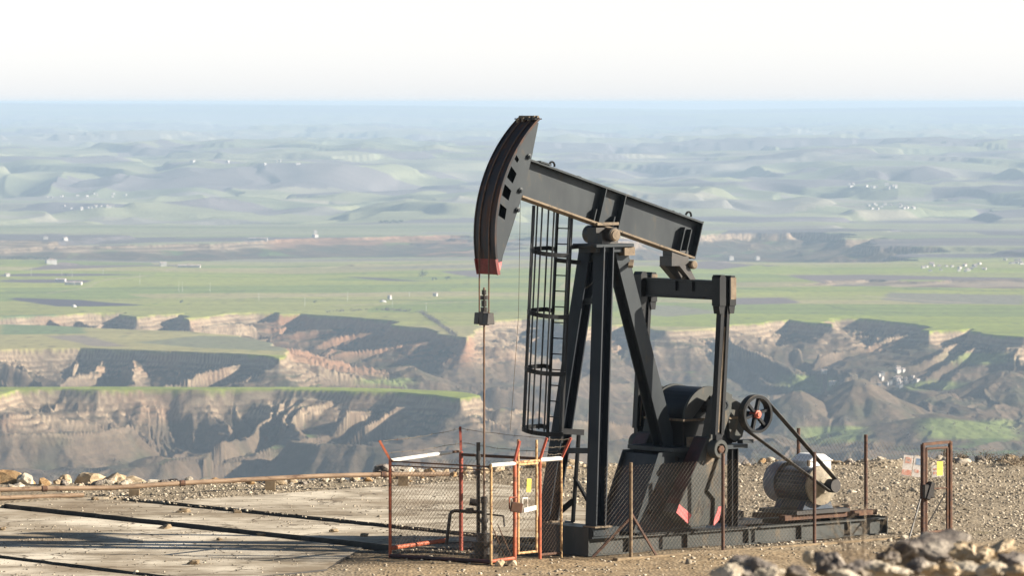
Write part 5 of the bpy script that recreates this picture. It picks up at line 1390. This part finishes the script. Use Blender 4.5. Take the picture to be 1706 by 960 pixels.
# trees one can pick out
def crown_mesh(seed, n=170):
    r_ = random.Random(seed); m_ = B(); cl_ = [Vector((r_.gauss(0, .5), r_.gauss(0, .5), r_.uniform(.55, 1.45))) for _ in range(7)]
    for _ in range(n):
        c = r_.choice(cl_) + Vector((r_.gauss(0, .25), r_.gauss(0, .25), r_.gauss(0, .2))); a = Vector((r_.gauss(0, 1), r_.gauss(0, 1), r_.gauss(0, 1))).normalized() * .24; b_ = Vector((r_.gauss(0, 1), r_.gauss(0, 1), r_.gauss(0, 1))).normalized() * .24
        m_.add([c, c + a, c + b_], [(0, 1, 2)])
    return m_
def tree(px, py, s_, seed, label, group=None, ymin=5400):
    p = on_land(px, py, ymin); root = empty('far_tree', p); root.scale = (s_, s_, s_)
    crown_mesh(seed).build('crown', TREEMAT, root); B().tube((0, 0, -.3), (0, 0, .8), .09, 5).build('trunk', TWIG, root)
    return tag(root, label, 'tree', group)
tree(704, 463, 6.0, 1, 'bare round tree on the green slope beside the horse head', ymin=6000); tree(722, 468, 3.2, 2, 'small tree just right of the bare round tree', ymin=6000); tree(746, 467, 3.6, 3, 'third small tree on the green slope, nearest the horse head', ymin=6000)
tree(301, 506, 2.6, 4, 'lone dark bush above the canyon rim on the green plain'); tree(525, 506, 2.4, 5, 'lone dark tree on the plain above the red cliff'); tree(110, 462, 3.0, 6, 'dark tree at the ploughed field corner', ymin=5900)
for i in range(13): tree(14 + i * 5.4 + random.uniform(-1, 1), 433 + random.uniform(-.6, .6), random.uniform(2.2, 3.4), 20 + i, 'small dark tree in the tree row along the left field ridge', 'tree row on the left ridge', 6600)
for i in range(12): tree(634 + i * 3.2 + random.uniform(-1, 1), 372.5 + random.uniform(-.5, .5), random.uniform(3, 4.5), 40 + i, 'small tree in the short hazy tree row at centre', 'hazy tree row at centre', 8200)
# bare scrub of the valley: uncountable
bx, by, bs = [], [], []
tries = 0
i0_, i1_ = np.searchsorted(ys, 3650), np.searchsorted(ys, 5300)
cand_i = rng.integers(i0_, i1_, 60000); cand_j = rng.integers(0, NC, 60000)
dd_ = dcan[cand_i - r0, cand_j]; zz_ = Z[cand_i, cand_j]
dens = sstep(20, 110, dd_) * (.10 + .9 * sstep(-.05, .45, fbm(Xg[cand_i, cand_j] / 70, Yg[cand_i, cand_j] / 110, 3, 401))) * (np.abs(us[cand_j]) < .125) * sstep(.75, .3, sl[cand_i - r0, cand_j])
keep = rng.random(60000) < dens * .32
ci, cj = cand_i[keep], cand_j[keep]
hedge = [plan(*q) for q in [(545, 521), (600, 518), (640, 517.5), (700, 521), (706, 524), (730, 540), (760, 562)]]
hx_, hy_ = [], []
for k in range(len(hedge) - 1):
    L = math.hypot(hedge[k + 1][0] - hedge[k][0], hedge[k + 1][1] - hedge[k][1])
    for q in range(int(L / 2.2)): f = random.random(); hx_.append(hedge[k][0] * (1 - f) + hedge[k + 1][0] * f + random.gauss(0, 1.2)); hy_.append(hedge[k][1] * (1 - f) + hedge[k + 1][1] * f + random.gauss(0, 3))
BX = np.concatenate([Xg[ci, cj], np.array(hx_)]); BY = np.concatenate([Yg[ci, cj], np.array(hy_)])
BZ = np.concatenate([Z[ci, cj], np.array([land_z(a, b_) for a, b_ in zip(hx_, hy_)])])
nB = len(BX); BS = .8 + 1.5 * rng.random(nB)**2; K = 22
cen = rng.normal(0, 1, (nB, K, 3)) * np.array([.62, .62, .50]) + np.array([0, 0, .85])
ta = rng.normal(0, 1, (nB, K, 3)); ta /= np.linalg.norm(ta, axis=-1, keepdims=True); tb_ = rng.normal(0, 1, (nB, K, 3)); tb_ /= np.linalg.norm(tb_, axis=-1, keepdims=True)
T = np.stack([cen, cen + ta * .55, cen + tb_ * .55], 2) * BS[:, None, None, None] + np.stack([BX, BY, BZ], -1)[:, None, None, :]
sc_ = np_mesh('valley_scrub', T.reshape(-1, 3), np.arange(nB * K * 3).reshape(-1, 3), SCRUB)
tag(sc_, 'bare grey brown scrub scattered over the canyon slopes', kind='stuff')
print('verts terrain', NR * NC, 'scrub', nB, 'stones', len(XY))
